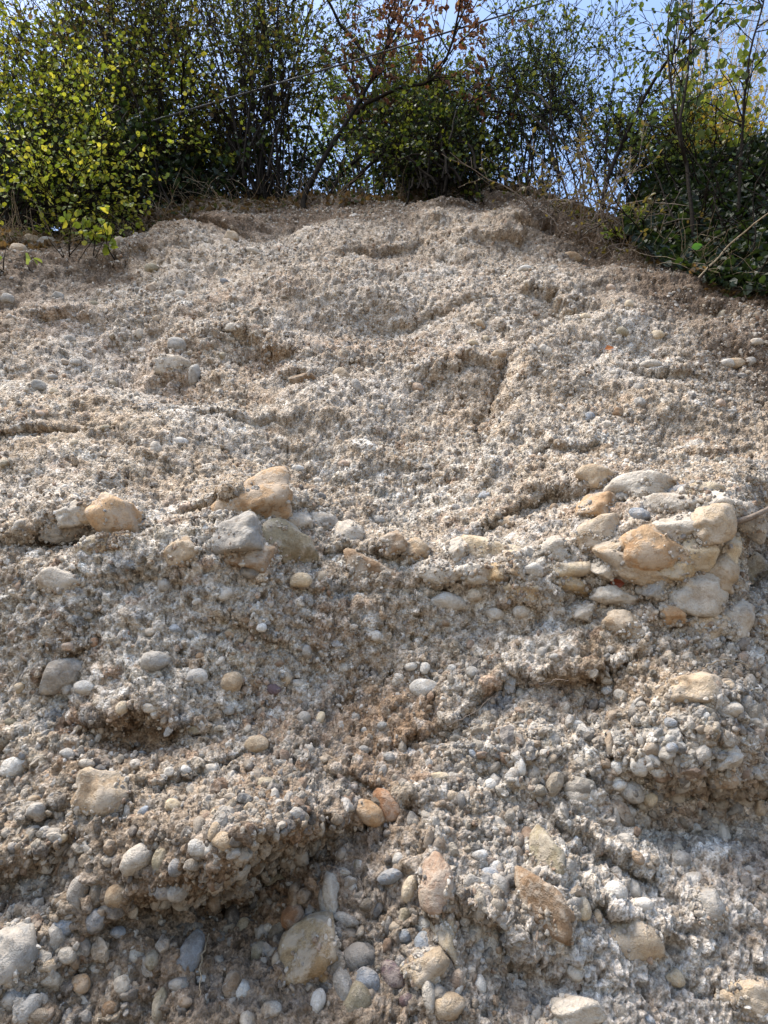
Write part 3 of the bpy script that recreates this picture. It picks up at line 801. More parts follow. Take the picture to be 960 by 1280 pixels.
# ------------------------------------------------------------------ gravel: the uncountable small pebbles (one object)
def build_pebbles(n):
    area = np.linalg.norm(np.cross(np.gradient(fin.reshape(NR, NC, 3), axis=1), np.gradient(fin.reshape(NR, NC, 3), axis=0)), axis=2)
    near = np.abs(P) < 5000
    wgt = np.minimum(area, np.percentile(area, 95)) * (0.25 + 1.1 / (1 + (DIST / 2.2) ** 2)) * (bdist.reshape(NR, NC) < 0.1) * near
    wgt = wgt * (1.06 - cem.reshape(NR, NC)) ** 1.6 * (1 - 0.75 * sheet.reshape(NR, NC)) * (1 + 0.3 * far.reshape(NR, NC)) * (0.35 + smooth(-0.4, 0.5, fbm(flat, 5, 3, 401).reshape(NR, NC)))
    wgt = wgt.reshape(-1) / wgt.sum()
    pick = RNG.choice(NR * NC, n, p=wgt)
    size = 0.0030 + 0.0085 * RNG.random(n) ** 3.0 + 0.010 * (RNG.random(n) < 0.045) * RNG.random(n)
    size *= 1 + 0.35 * far[pick]
    size += 0.014 * (RNG.random(n) < 0.022) * RNG.random(n) * far[pick]
    size *= (1 - 0.3 * bed[pick]) * (1 + 1.1 * (1 - bed[pick]) * (RNG.random(n) < 0.38) * (1 - 0.8 * sheet[pick]))
    p = fin[pick] - n1.reshape(-1, 3)[pick] * (size * RNG.uniform(0.15, 0.8, n))[:, None]
    p = p + RNG.normal(size=(n, 3)) * 0.002
    ccol = col[pick]
    cbed = bed[pick]
    ex = []
    for o in cliff.children:
        if o.name.startswith('boulder'):
            m = np.array(o.matrix_world)
            v = np.empty(len(o.data.vertices) * 3, np.float32)
            o.data.vertices.foreach_get('co', v)
            v = v.reshape(-1, 3) @ m[:3, :3].T + m[:3, 3]
            k = RNG.choice(len(v), 420)
            patch = fbm(v[k] + 3.0, 16, 3, 417)
            rim = np.array([BVH.find_nearest(Vector(q))[3] for q in v[k].tolist()])
            ex.append(v[k][(patch > 0.5) | (rim < 0.010)])
    ex = np.concatenate(ex)
    p = np.concatenate([p, ex])
    size = np.concatenate([size, 0.0022 + 0.0055 * RNG.random(len(ex)) ** 3])
    near_i = RNG.choice(np.where((Qf > 600) & (Qf < 900))[0], len(ex))
    ccol = np.concatenate([ccol, col[near_i]])
    cbed = np.concatenate([cbed, np.ones(len(ex))])
    n = len(p)
    me = bpy.data.meshes.new('pebbles')
    me.vertices.add(n)
    me.vertices.foreach_set('co', p.astype(np.float32).ravel())
    sc = size[:, None] * np.stack([RNG.uniform(0.9, 1.35, n), RNG.uniform(0.7, 1.0, n), RNG.uniform(0.45, 0.85, n)], 1)
    rot = RNG.uniform(-math.pi, math.pi, (n, 3))
    rot[:, 0] *= 0.6
    c = np.ones((n, 4), np.float32)
    c[:, :3] = PAL[RNG.integers(0, len(PAL), n)] * RNG.uniform(0.75, 1.2, (n, 1))
    c[:, :3] = c[:, :3] * 0.72 + ccol * 0.28
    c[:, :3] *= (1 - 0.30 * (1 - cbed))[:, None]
    for nm, ty, arr in (('scl', 'FLOAT_VECTOR', sc), ('rot', 'FLOAT_VECTOR', rot)):
        at = me.attributes.new(nm, ty, 'POINT')
        at.data.foreach_set('vector', arr.astype(np.float32).ravel())
    at = me.attributes.new('col', 'FLOAT_COLOR', 'POINT')
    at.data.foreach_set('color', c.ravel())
    at = me.attributes.new('pick', 'INT', 'POINT')
    at.data.foreach_set('value', RNG.integers(0, 6, n).astype(np.int32))
    me.update()
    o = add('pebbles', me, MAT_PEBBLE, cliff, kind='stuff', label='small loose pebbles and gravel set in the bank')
    ng = bpy.data.node_groups.new('scatter_pebbles', 'GeometryNodeTree')
    ng.interface.new_socket('Geometry', in_out='INPUT', socket_type='NodeSocketGeometry')
    ng.interface.new_socket('Geometry', in_out='OUTPUT', socket_type='NodeSocketGeometry')
    N, L = ng.nodes, ng.links
    gi, go = N.new('NodeGroupInput'), N.new('NodeGroupOutput')
    join = N.new('GeometryNodeGeometryToInstance')
    for k in range(6):
        s = N.new('GeometryNodeMeshIcoSphere')
        s.inputs['Subdivisions'].default_value = 2 if k % 2 else 3
        ps = N.new('GeometryNodeInputPosition')
        va = N.new('ShaderNodeVectorMath')
        va.operation = 'ADD'
        va.inputs[1].default_value = (k * 7.3, k * 3.1, -k * 5.7)
        L.new(ps.outputs[0], va.inputs[0])
        nz = N.new('ShaderNodeTexNoise')
        nz.inputs['Scale'].default_value = 0.9 + 0.25 * (k % 3)
        nz.inputs['Detail'].default_value = 1.5 + 1.5 * (k % 2)
        L.new(va.outputs[0], nz.inputs['Vector'])
        mm = N.new('ShaderNodeMath')
        mm.operation = 'MULTIPLY_ADD'
        mm.inputs[1].default_value = 1.4
        mm.inputs[2].default_value = 0.22
        L.new(nz.outputs['Fac'], mm.inputs[0])
        vs = N.new('ShaderNodeVectorMath')
        vs.operation = 'SCALE'
        L.new(ps.outputs[0], vs.inputs[0])
        L.new(mm.outputs[0], vs.inputs['Scale'])
        sp = N.new('GeometryNodeSetPosition')
        L.new(s.outputs['Mesh'], sp.inputs['Geometry'])
        L.new(vs.outputs[0], sp.inputs['Position'])
        ss = N.new('GeometryNodeSetShadeSmooth')
        L.new(sp.outputs[0], ss.inputs[0])
        ss.inputs['Shade Smooth'].default_value = k % 3 != 2
        sm = N.new('GeometryNodeSetMaterial')
        sm.inputs['Material'].default_value = MAT_PEBBLE
        L.new(ss.outputs[0], sm.inputs[0])
        L.new(sm.outputs[0], join.inputs[0])
    ip = N.new('GeometryNodeInstanceOnPoints')
    L.new(gi.outputs[0], ip.inputs['Points'])
    L.new(join.outputs[0], ip.inputs['Instance'])
    ip.inputs['Pick Instance'].default_value = True
    for nm, ty, sock in (('pick', 'INT', 'Instance Index'), ('rot', 'FLOAT_VECTOR', 'Rotation'), ('scl', 'FLOAT_VECTOR', 'Scale')):
        na = N.new('GeometryNodeInputNamedAttribute')
        na.data_type = ty
        na.inputs['Name'].default_value = nm
        out = na.outputs['Attribute']
        if sock == 'Rotation':
            er = N.new('FunctionNodeEulerToRotation')
            L.new(out, er.inputs[0])
            out = er.outputs[0]
        L.new(out, ip.inputs[sock])
    L.new(ip.outputs[0], go.inputs[0])
    md = o.modifiers.new('scatter', 'NODES')
    md.node_group = ng


build_pebbles(200000)
# ------------------------------------------------------------------ plants on the crest
def leaf_material(name, single):
    m, nt, b = new_mat(name)
    if single:
        c = nt.nodes.new('ShaderNodeObjectInfo').outputs['Color']
    else:
        at = nt.nodes.new('ShaderNodeAttribute')
        at.attribute_name = 'col'
        c = at.outputs['Color']
    nt.links.new(c, b.inputs['Base Color'])
    b.inputs['Roughness'].default_value = 0.5
    b.inputs['Specular IOR Level'].default_value = 0.35
    tr = nt.nodes.new('ShaderNodeBsdfTranslucent')
    nt.links.new(mix_col(nt, 1.0, c, (1.5, 1.35, 0.7), 'MULTIPLY'), tr.inputs['Color'])
    mx = nt.nodes.new('ShaderNodeMixShader')
    mx.inputs[0].default_value = 0.42
    nt.links.new(b.outputs[0], mx.inputs[1])
    nt.links.new(tr.outputs[0], mx.inputs[2])
    nt.links.new(mx.outputs[0], nt.nodes['Material Output'].inputs['Surface'])
    return m


def bark_material(name, c0, c1):
    m, nt, b = new_mat(name)
    tc = nt.nodes.new('ShaderNodeTexCoord').outputs['Object']
    n = noise_tex(nt, tc, 60, 4, 0.7)
    nt.links.new(ramp(nt, n, [(0.3, c0), (0.7, c1)]), b.inputs['Base Color'])
    bump(nt, b, n, 0.004)
    b.inputs['Specular IOR Level'].default_value = 0.05
    return m


MAT_LEAF = leaf_material('leaf', False)
MAT_LEAF1 = leaf_material('leaf_single', True)
MAT_BARK = bark_material('bark', (0.008, 0.0065, 0.005), (0.024, 0.019, 0.015))
MAT_PALEBARK = bark_material('pale_bark', (0.20, 0.17, 0.14), (0.34, 0.30, 0.26))
MAT_DRY = bark_material('dry_stalk', (0.16, 0.12, 0.08), (0.36, 0.29, 0.20))
MAT_ROOT = bark_material('root_bark', (0.11, 0.085, 0.065), (0.26, 0.21, 0.17))
MAT_CABLE, _nt, _b = new_mat('cable_sheath')
_b.inputs['Base Color'].default_value = (0.045, 0.045, 0.047, 1)
_b.inputs['Roughness'].default_value = 0.45


def unit(a):
    return a / np.maximum(np.linalg.norm(a, axis=-1, keepdims=True), 1e-9)


def crest_y(px):
    r = hit(px, float(np.interp(px, CREST[:, 0], CREST[:, 1])) + 14)
    return r[0][1] if r is not None else 3.7


def stand_at(px, back):
    """a point on the bank's top, behind the crest at this pixel column"""
    y = crest_y(min(max(px, -80), 1040)) + back
    x = (px - 480) / F_PX * ((y) * FWD[1] + 4.3 * FWD[2])
    loc, n, i, d = BVH.ray_cast(Vector((x, y, 30)), Vector((0, 0, -1)), 60)
    return np.array(loc) - np.array([0, 0, 0.03]) if loc is not None else np.array([x, y, 5.6])


def curve(p0, p1, p2, K, wob, r):
    """(N,3) x3 -> (N,K,3) bent polylines"""
    t = np.linspace(0, 1, K)[None, :, None]
    p = (1 - t) ** 2 * p0[:, None] + 2 * t * (1 - t) * p1[:, None] + t * t * p2[:, None]
    n = np.cumsum(r.normal(size=p.shape), axis=1) * wob
    n -= n[:, :1]
    return p + n


def walk(start, d, length, K, wander, lift, r):
    N = len(start)
    out = np.zeros((N, K, 3))
    out[:, 0] = start
    d = unit(d)
    for k in range(1, K):
        d = unit(d + r.normal(size=(N, 3)) * wander + np.array([0, 0, lift]))
        out[:, k] = out[:, k - 1] + d * (length / (K - 1))[:, None]
    return out


def sprout(par, n, tmin, tmax, spread, lmin, lmax, K, wander, lift, r):
    """n side shoots on parent polylines; also returns where along the parent they sit"""
    N, KP, _ = par.shape
    ln = np.linalg.norm(np.diff(par, axis=1), axis=2).sum(1)
    i = r.choice(N, n, p=ln / ln.sum())
    t = r.uniform(tmin, tmax, n) * (KP - 1)
    k = np.minimum(t.astype(int), KP - 2)
    f = (t - k)[:, None]
    st = par[i, k] * (1 - f) + par[i, k + 1] * f
    tg = unit(par[i, k + 1] - par[i, k])
    side = unit(np.cross(tg, r.normal(size=(n, 3))))
    a = r.uniform(0.5, 1.0, n)[:, None] * spread
    return walk(st, tg * np.cos(a) + side * np.sin(a), r.uniform(lmin, lmax, n), K, wander, lift, r)


def tubes(polys, r0, r1, sides):
    """(N,K,3) polylines -> verts, quads; radius tapers r0 -> r1 (scalars or (N,))"""
    N, K, _ = polys.shape
    r0, r1 = np.broadcast_to(r0, (N,)), np.broadcast_to(r1, (N,))
    tg = unit(np.gradient(polys, axis=1))
    ref = np.where(np.abs(tg[..., 2:3]) > 0.9, np.array([1.0, 0, 0]), np.array([0, 0, 1.0]))
    a = unit(np.cross(tg, ref))
    b = np.cross(tg, a)
    rad = r0[:, None] + (r1 - r0)[:, None] * np.linspace(0, 1, K)[None]
    ang = np.arange(sides) * 2 * math.pi / sides
    v = polys[:, :, None] + rad[..., None, None] * (a[:, :, None] * np.cos(ang)[None, None, :, None] + b[:, :, None] * np.sin(ang)[None, None, :, None])
    idx = np.arange(N * K * sides).reshape(N, K, sides)
    nx = np.roll(idx, -1, 2)
    f = np.stack([idx[:, :-1], nx[:, :-1], nx[:, 1:], idx[:, 1:]], 4 - 1).reshape(-1, 4)
    return v.reshape(-1, 3), f


def merge(parts):
    vs, fs, o = [], [], 0
    for v, f in parts:
        vs.append(v)
        fs.append(f + o)
        o += len(v)
    return np.concatenate(vs), np.concatenate(fs)


LEAF_UV = np.array([(0, 0, 0), (0.30, 0.34, 0.10), (0.72, 0.30, 0.10), (1, 0, -0.06), (0.72, -0.30, 0.10), (0.30, -0.34, 0.10)])


def leaf_frames(pts, tg, r, droop, flatness):
    n = len(pts)
    ax = unit(tg * 0.6 + unit(r.normal(size=(n, 3))) * 0.9 + np.array([0, 0, -droop]))
    up = unit(r.normal(size=(n, 3)) + np.array([0, -0.15, flatness]))
    nb = unit(np.cross(ax, up))
    nn = np.cross(nb, ax)
    return ax, nb, nn


def leaf_mesh(name, pts, tg, size, wide, cols, r, droop=0.35, flatness=0.9):
    n = len(pts)
    ax, nb, nn = leaf_frames(pts, tg, r, droop, flatness)
    sz = size * r.uniform(0.6, 1.2, n)
    u = LEAF_UV
    v = pts[:, None] + sz[:, None, None] * (ax[:, None] * u[None, :, 0:1] + nb[:, None] * u[None, :, 1:2] * wide + nn[:, None] * u[None, :, 2:3])
    idx = np.arange(n * 6).reshape(n, 6)
    f = np.concatenate([idx[:, [0, 3, 2, 1]], idx[:, [0, 5, 4, 3]]])
    c = np.array(cols)[r.integers(0, len(cols), n)] * r.uniform(0.7, 1.25, (n, 1))
    return mesh_from(name, v.reshape(-1, 3), f, False, np.repeat(c, 6, 0))


def along(polys, n, r, tmin=0.15):
    N, K, _ = polys.shape
    i = r.integers(0, N, n)
    t = r.uniform(tmin, 1, n) * (K - 1)
    k = np.minimum(t.astype(int), K - 2)
    f = (t - k)[:, None]
    return polys[i, k] * (1 - f) + polys[i, k + 1] * f, unit(polys[i, k + 1] - polys[i, k])


SINGLE = None


def plant(name, label, cat, base, stems, seed, n2, n3, nleaf, leaf, cols, wide=1.0, r_stem=0.014, len2=(0.25, 0.7), len3=(0.1, 0.3), lift=0.06,
          droop=0.35, group=None, wood=None, woodname='stems', leafname='foliage', spread=0.9, singles=0, t2=0.25, flatness=0.9, leafstem=True):
    """stems: list of (K,3) polylines from the ground up; grows side shoots and leaves on them"""
    global SINGLE
    r = np.random.default_rng(seed)
    root = empty(name, tuple(base), label, cat, group)
    K = stems.shape[1]
    parts = [tubes(stems, r_stem * r.uniform(0.7, 1.2, len(stems)), r_stem * 0.3, 5)]
    last = stems
    if n2:
        l2 = sprout(stems, n2, t2, 1.0, spread, len2[0], len2[1], 7, 0.16, lift, r)
        parts.append(tubes(l2, r_stem * 0.36, 0.0016, 4))
        last = l2
    if n3:
        l3 = sprout(last, n3, 0.15, 1.0, 0.95, len3[0], len3[1], 5, 0.2, lift * 0.6, r)
        parts.append(tubes(l3, 0.0022, 0.0009, 3))
        last = l3
    v, f = merge(parts)
    o = add(woodname, mesh_from(woodname, v - base, f), wood or MAT_BARK, root)
    if nleaf:
        p, tg = along(last, nleaf, r)
        if n3 and leafstem:
            p2, tg2 = along(l2, nleaf // 5, r, 0.4)
            p, tg = np.concatenate([p, p2]), np.concatenate([tg, tg2])
        add(leafname, leaf_mesh(leafname, p - base, tg, leaf, wide, cols, r, droop, flatness), MAT_LEAF, root, kind='stuff')
    if singles:
        p, tg = along(last, singles, r, 0.5)
        if SINGLE is None:
            ts = np.array([0.06, 0.2, 0.4, 0.6, 0.8])
            wd = np.array([0.12, 0.30, 0.37, 0.30, 0.16])
            mid = np.stack([np.r_[0, ts, 1], np.zeros(7), 0.04 * np.sin(np.r_[0, ts, 1] * 5)], 1)
            lf = np.stack([ts, wd, 0.09 + 0.03 * np.sin(ts * 9)], 1)
            rt = lf * np.array([1, -1, 1])
            tris = [(0, 1, 7), (0, 12, 1), (6, 11, 5), (6, 5, 16)]
            for q in range(4):
                tris += [(1 + q, 2 + q, 8 + q), (1 + q, 8 + q, 7 + q), (1 + q, 12 + q, 13 + q), (1 + q, 13 + q, 2 + q)]
            SINGLE = mesh_from('leaf', np.concatenate([mid, lf, rt]), np.array(tris), True)
            SINGLE.materials.append(MAT_LEAF1)
        ax, nb, nn = leaf_frames(p, tg, r, droop, flatness)
        for k in range(singles):
            s = leaf * r.uniform(0.9, 1.35)
            M = np.eye(4)
            M[:3, 0], M[:3, 1], M[:3, 2], M[:3, 3] = ax[k] * s, nb[k] * s * wide * 1.1, nn[k] * s, p[k] - base
            lo = add('leaf', SINGLE, None, root)
            lo.matrix_local = Matrix(M.tolist())
            c = np.array(cols[r.integers(0, len(cols))]) * r.uniform(0.8, 1.3)
            lo.color = (*np.clip(c, 0, 0.8), 1)
    return root


def fan(base, box, n, dy, seed, bend=0.5, foot=0.12, K=12, wob=0.012, back=0.0):
    """n stems from a common foot up to points that fill a region (pixels) at depths around the foot's"""
    r = np.random.default_rng(seed)
    x = r.uniform(box[0], box[2], n)
    y = r.uniform(box[1], box[3], n)
    dep = base[1] + back + r.uniform(dy[0], dy[1], n)
    tip = np.array([at_depth(a, b, d) for a, b, d in zip(x, y, dep)])
    p0 = base + r.normal(size=(n, 3)) * np.array([foot, foot, 0.0])
    p1 = p0 + (tip - p0) * np.array([0.28, 0.4, 0.6]) * (1 + r.normal(size=(n, 1)) * 0.15) + np.array([0, 0, bend * 0.4])
    return curve(p0, p1, tip, K, wob, r)


def stem_px(pts, K=14, wob=0.006, seed=1):
    """one stem through pixels with depths: [(px, py, y), ...]"""
    r = np.random.default_rng(seed)
    p = np.array([at_depth(*q) for q in pts])
    t = np.linspace(0, len(p) - 1, K)
    k = np.clip(t.astype(int), 0, len(p) - 2)
    f = (t - k)[:, None]
    pm = p[np.maximum(k - 1, 0)]
    pn = p[np.minimum(k + 2, len(p) - 1)]
    a, b = p[k], p[k + 1]
    c = 0.5 * (2 * a + (b - pm) * f + (2 * pm - 5 * a + 4 * b - pn) * f ** 2 + (3 * a - pm - 3 * b + pn) * f ** 3)
    w = np.cumsum(r.normal(size=c.shape), 0) * wob
    return (c + w - w[:1])[None]


GREEN = [(0.085, 0.112, 0.018), (0.12, 0.145, 0.024), (0.042, 0.062, 0.013), (0.13, 0.145, 0.026), (0.10, 0.082, 0.026)]
LIME = [(0.27, 0.30, 0.04), (0.18, 0.23, 0.032), (0.36, 0.36, 0.06), (0.11, 0.155, 0.024)]
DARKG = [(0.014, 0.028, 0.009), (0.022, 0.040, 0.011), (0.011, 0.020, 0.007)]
RUST = [(0.115, 0.048, 0.034), (0.15, 0.070, 0.046), (0.085, 0.036, 0.026), (0.18, 0.105, 0.07)]
BLUEG = [(0.040, 0.070, 0.028), (0.060, 0.095, 0.030), (0.10, 0.13, 0.035), (0.030, 0.050, 0.022)]
PALE = [(0.28, 0.24, 0.18), (0.22, 0.22, 0.13), (0.34, 0.28, 0.24)]
YELL = [(0.25, 0.24, 0.05), (0.17, 0.19, 0.03), (0.32, 0.24, 0.06)]

# big shrub left of the middle
b0 = stand_at(330, 0.12)
plant('large_shrub', 'large dense green shrub with many dark stems fanning from one foot', 'shrub', b0,
      np.concatenate([fan(b0, (60, -190, 330, 60), 22, (-0.3, 0.9), 11), fan(b0, (280, -200, 480, 20), 20, (-0.2, 0.9), 12), fan(b0, (120, 40, 300, 170), 9, (-0.4, 0.5), 13)]),
      14, 560, 4000, 11500, 0.029, GREEN, 1.05, 0.0062, (0.3, 0.9), (0.12, 0.34), t2=0.12)
b0 = stand_at(215, 0.45)
plant('arching_shrub', 'loose green and brown leaved shrub arching over the pale bank', 'shrub', b0,
      np.concatenate([fan(b0, (-60, -150, 200, 60), 20, (-0.3, 1.0), 21), fan(b0, (20, 60, 180, 190), 12, (-0.5, 0.4), 22), fan(b0, (170, 130, 300, 225), 16, (-0.1, 0.5), 23)]),
      24, 340, 2700, 8200, 0.031, GREEN + YELL[1:2] + [(0.13, 0.09, 0.035)], 1.1, 0.008, (0.3, 0.8), (0.12, 0.34))
# lime-leaved shrub hanging over the left of the crest
b0 = stand_at(60, 0.5)
st = np.concatenate([fan(b0, (40, 110, 220, 215), 18, (-0.5, 0.0), 31, 0.6), fan(b0, (70, 210, 150, 262), 7, (-0.6, -0.3), 32, 0.7), fan(b0, (-40, 50, 110, 150), 9, (-0.3, 0.4), 33)])
plant('lime_leaved_shrub', 'bright yellow green broad leaved shrub hanging over the edge', 'shrub', b0, st, 34, 340, 1900, 6000, 0.026, LIME, 1.25, 0.006,
      (0.2, 0.5), (0.1, 0.24), -0.02, 0.6, singles=200, t2=0.4)
b0 = stand_at(-20, 1.3)
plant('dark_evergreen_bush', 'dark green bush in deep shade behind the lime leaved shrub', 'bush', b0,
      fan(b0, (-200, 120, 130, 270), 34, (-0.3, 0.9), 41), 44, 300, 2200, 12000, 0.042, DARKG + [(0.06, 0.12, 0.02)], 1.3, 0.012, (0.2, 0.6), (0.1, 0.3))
# leaning tree with dry red-brown leaves
b0 = stand_at(384, -0.02)
y0 = b0[1]
tr_ = np.concatenate([stem_px([(380, 262, y0), (388, 232, y0), (420, 178, y0 + .05), (455, 122, y0 + .1), (492, 55, y0 + .2), (535, -30, y0 + .3), (560, -120, y0 + .4)], seed=2),
                      stem_px([(440, 150, y0 + .08), (462, 128, y0), (500, 108, y0 - .1), (535, 100, y0 - .15), (560, 60, y0 - .2), (575, 0, y0 - .2), (585, -60, y0 - .2)], seed=3),
                      stem_px([(470, 96, y0 + .1), (450, 60, y0 + .1), (420, 25, y0 + .1), (395, -20, y0), (380, -60, y0), (370, -90, y0), (360, -120, y0)], seed=4)])
plant('leaning_tree', 'leaning dark trunk carrying tufts of dry red brown leaves', 'tree', b0, tr_, 51, 60, 320, 3400, 0.040, RUST, 0.8, 0.016, (0.3, 0.8), (0.12, 0.3),
      0.02, 0.9, wood=MAT_BARK, woodname='trunk', leafname='crown', t2=0.45, leafstem=False)
b0 = stand_at(415, 0.05)
plant('bent_sapling', 'thin bent sapling with bare dark stem beside the leaning trunk', 'sapling', b0,
      np.concatenate([stem_px([(408, 250, b0[1]), (430, 212, b0[1]), (462, 185, b0[1] + .1), (500, 160, b0[1] + .15), (530, 120, b0[1] + .2), (548, 70, b0[1] + .2)], seed=5),
                      stem_px([(424, 245, b0[1]), (470, 195, b0[1]), (520, 150, b0[1] - .1), (560, 130, b0[1] - .1), (600, 120, b0[1] - .2)], seed=6)]),
      52, 40, 160, 340, 0.04, GREEN + RUST[:1], 1.0, 0.013, (0.2, 0.5), (0.1, 0.3))
# shrub between the leaning tree and the open sky
b0 = stand_at(510, 0.3)
plant('bushy_hazel', 'rounded yellow green shrub behind the leaning trunk', 'shrub', b0,
      np.concatenate([fan(b0, (420, 70, 560, 170), 22, (0.0, 1.0), 61), fan(b0, (470, 150, 610, 215), 14, (-0.2, 0.6), 62)]),
      64, 300, 2300, 8500, 0.031, GREEN + [(0.13, 0.17, 0.025), (0.09, 0.13, 0.02)], 1.1, 0.007, (0.2, 0.6), (0.1, 0.3))
b0 = stand_at(555, 0.15)
plant('low_dark_bush', 'low dark bush rooted on the bare crest under the dry leaves', 'bush', b0,
      np.concatenate([fan(b0, (455, 195, 620, 228), 24, (-0.1, 0.5), 66), fan(b0, (560, 140, 620, 215), 10, (-0.1, 0.5), 67)]), 68, 200, 1500, 6000, 0.028, DARKG + GREEN[:2], 1.1, 0.008, (0.12, 0.4), (0.08, 0.25))
# open shrub right of the middle
b0 = stand_at(690, 0.2)
plant('open_shrub', 'tall open shrub with upright thin stems and sky showing through', 'shrub', b0,
      np.concatenate([fan(b0, (600, 0, 780, 110), 22, (-0.2, 0.8), 71, 0.3, 0.25), fan(b0, (590, 90, 800, 190), 16, (-0.3, 0.6), 72, 0.3, 0.3)]),
      74, 240, 1700, 3900, 0.027, BLUEG + [(0.15, 0.18, 0.04)], 1.0, 0.006, (0.25, 0.6), (0.1, 0.3))
# leaning sapling and slender stems on the right
b0 = stand_at(752, 0.1)
y0 = b0[1]
plant('leaning_sapling', 'long slender grey stem leaning far to one side against the sky', 'sapling', b0,
      stem_px([(752, 275, y0), (760, 225, y0), (790, 155, y0), (826, 88, y0 - .1), (868, 40, y0 - .2), (912, -6, y0 - .3), (980, -70, y0 - .4)], 18, 0.004, 7),
      76, 14, 70, 200, 0.032, BLUEG + YELL, 1.1, 0.013, (0.2, 0.7), (0.1, 0.3))
b0 = stand_at(800, 0.35)
plant('feathery_shrub', 'light green feathery shrub below the leaning stem', 'shrub', b0,
      fan(b0, (750, 90, 860, 225), 20, (-0.2, 0.7), 78, 0.3, 0.2), 79, 150, 1000, 2600, 0.028, [(0.13, 0.18, 0.04), (0.09, 0.13, 0.035), (0.05, 0.08, 0.025)], 1.1, 0.005, (0.2, 0.5), (0.1, 0.28))
b0 = stand_at(862, 0.2)
y0 = b0[1]
plant('forked_sapling', 'dark forked sapling standing in ivy', 'sapling', b0,
      np.concatenate([stem_px([(866, 300, y0), (860, 215, y0), (846, 165, y0), (836, 100, y0), (832, 40, y0), (838, -20, y0)], seed=8),
                      stem_px([(858, 205, y0), (850, 160, y0 - .1), (862, 90, y0 - .1), (866, 20, y0 - .1), (868, -30, y0)], seed=9)]),
      82, 24, 110, 300, 0.034, BLUEG, 1.2, 0.009, (0.2, 0.6), (0.1, 0.3))
b0 = stand_at(925, 0.2)
y0 = b0[1]
plant('broad_leaved_sapling', 'upright sapling with large broad green leaves above the ivy', 'sapling', b0,
      stem_px([(922, 290, y0), (926, 180, y0), (932, 110, y0 - .1), (942, 50, y0 - .1), (955, 0, y0 - .1), (966, -60, y0 - .1)], seed=10),
      83, 22, 80, 60, 0.04, [(0.12, 0.16, 0.035), (0.16, 0.20, 0.05), (0.08, 0.11, 0.03)], 1.25, 0.011, (0.25, 0.6), (0.1, 0.25), 0.0, 0.5, singles=90)
b0 = stand_at(890, 0.9)
plant('yellowing_bush', 'yellowing bush glowing between ivy and sky', 'bush', b0,
      fan(b0, (840, 140, 960, 220), 20, (-0.2, 0.7), 85), 86, 200, 1300, 4600, 0.036, YELL, 1.1, 0.008, (0.2, 0.5), (0.1, 0.26))
# pale tree far behind on the right
b0 = np.array([5.6, 11.5, 6.6])
plant('distant_pale_tree', 'distant pale tree with thin pinkish grey twigs', 'tree', b0,
      np.concatenate([fan(b0, (820, 0, 1000, 110), 22, (-1.0, 1.5), 91, 0.5, 0.3), fan(b0, (860, -150, 1050, 20), 16, (-1.0, 1.5), 92, 0.5, 0.3)]),
      94, 320, 2400, 4200, 0.055, PALE, 0.9, 0.022, (0.5, 1.4), (0.25, 0.6), wood=MAT_PALEBARK, woodname='trunk', leafname='crown')
b0 = stand_at(300, 0.75)
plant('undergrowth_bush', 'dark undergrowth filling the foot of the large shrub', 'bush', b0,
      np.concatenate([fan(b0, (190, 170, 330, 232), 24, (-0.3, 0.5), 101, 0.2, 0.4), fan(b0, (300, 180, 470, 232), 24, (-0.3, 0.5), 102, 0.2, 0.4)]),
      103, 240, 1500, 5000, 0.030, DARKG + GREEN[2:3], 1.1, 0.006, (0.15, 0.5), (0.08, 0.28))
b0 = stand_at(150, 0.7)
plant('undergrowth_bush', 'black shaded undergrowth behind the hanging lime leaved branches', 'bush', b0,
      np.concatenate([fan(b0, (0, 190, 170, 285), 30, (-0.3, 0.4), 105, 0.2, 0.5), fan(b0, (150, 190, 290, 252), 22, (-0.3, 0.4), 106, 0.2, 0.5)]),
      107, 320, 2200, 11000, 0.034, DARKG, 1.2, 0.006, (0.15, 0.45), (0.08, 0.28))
# small tree left behind
b0 = np.array([-3.4, 8.5, 6.4])
plant('background_tree', 'leafy green tree far behind the arching shrub', 'tree', b0,
      fan(b0, (-80, -120, 260, 120), 24, (-0.8, 1.2), 96, 0.5, 0.3), 97, 120, 600, 1300, 0.055, GREEN + YELL[:1], 1.1, 0.030, (0.4, 1.2), (0.2, 0.5), woodname='trunk', leafname='crown')
b0 = np.array([0.2, 9.0, 6.4])
plant('background_tree', 'fresh green tree far behind the leaning trunk', 'tree', b0,
      fan(b0, (360, 40, 560, 200), 20, (-0.8, 1.0), 98, 0.5, 0.3), 99, 180, 1100, 4200, 0.05, [(0.13, 0.19, 0.03), (0.09, 0.14, 0.02)], 1.1, 0.028, (0.4, 1.0), (0.2, 0.5), woodname='trunk', leafname='crown')


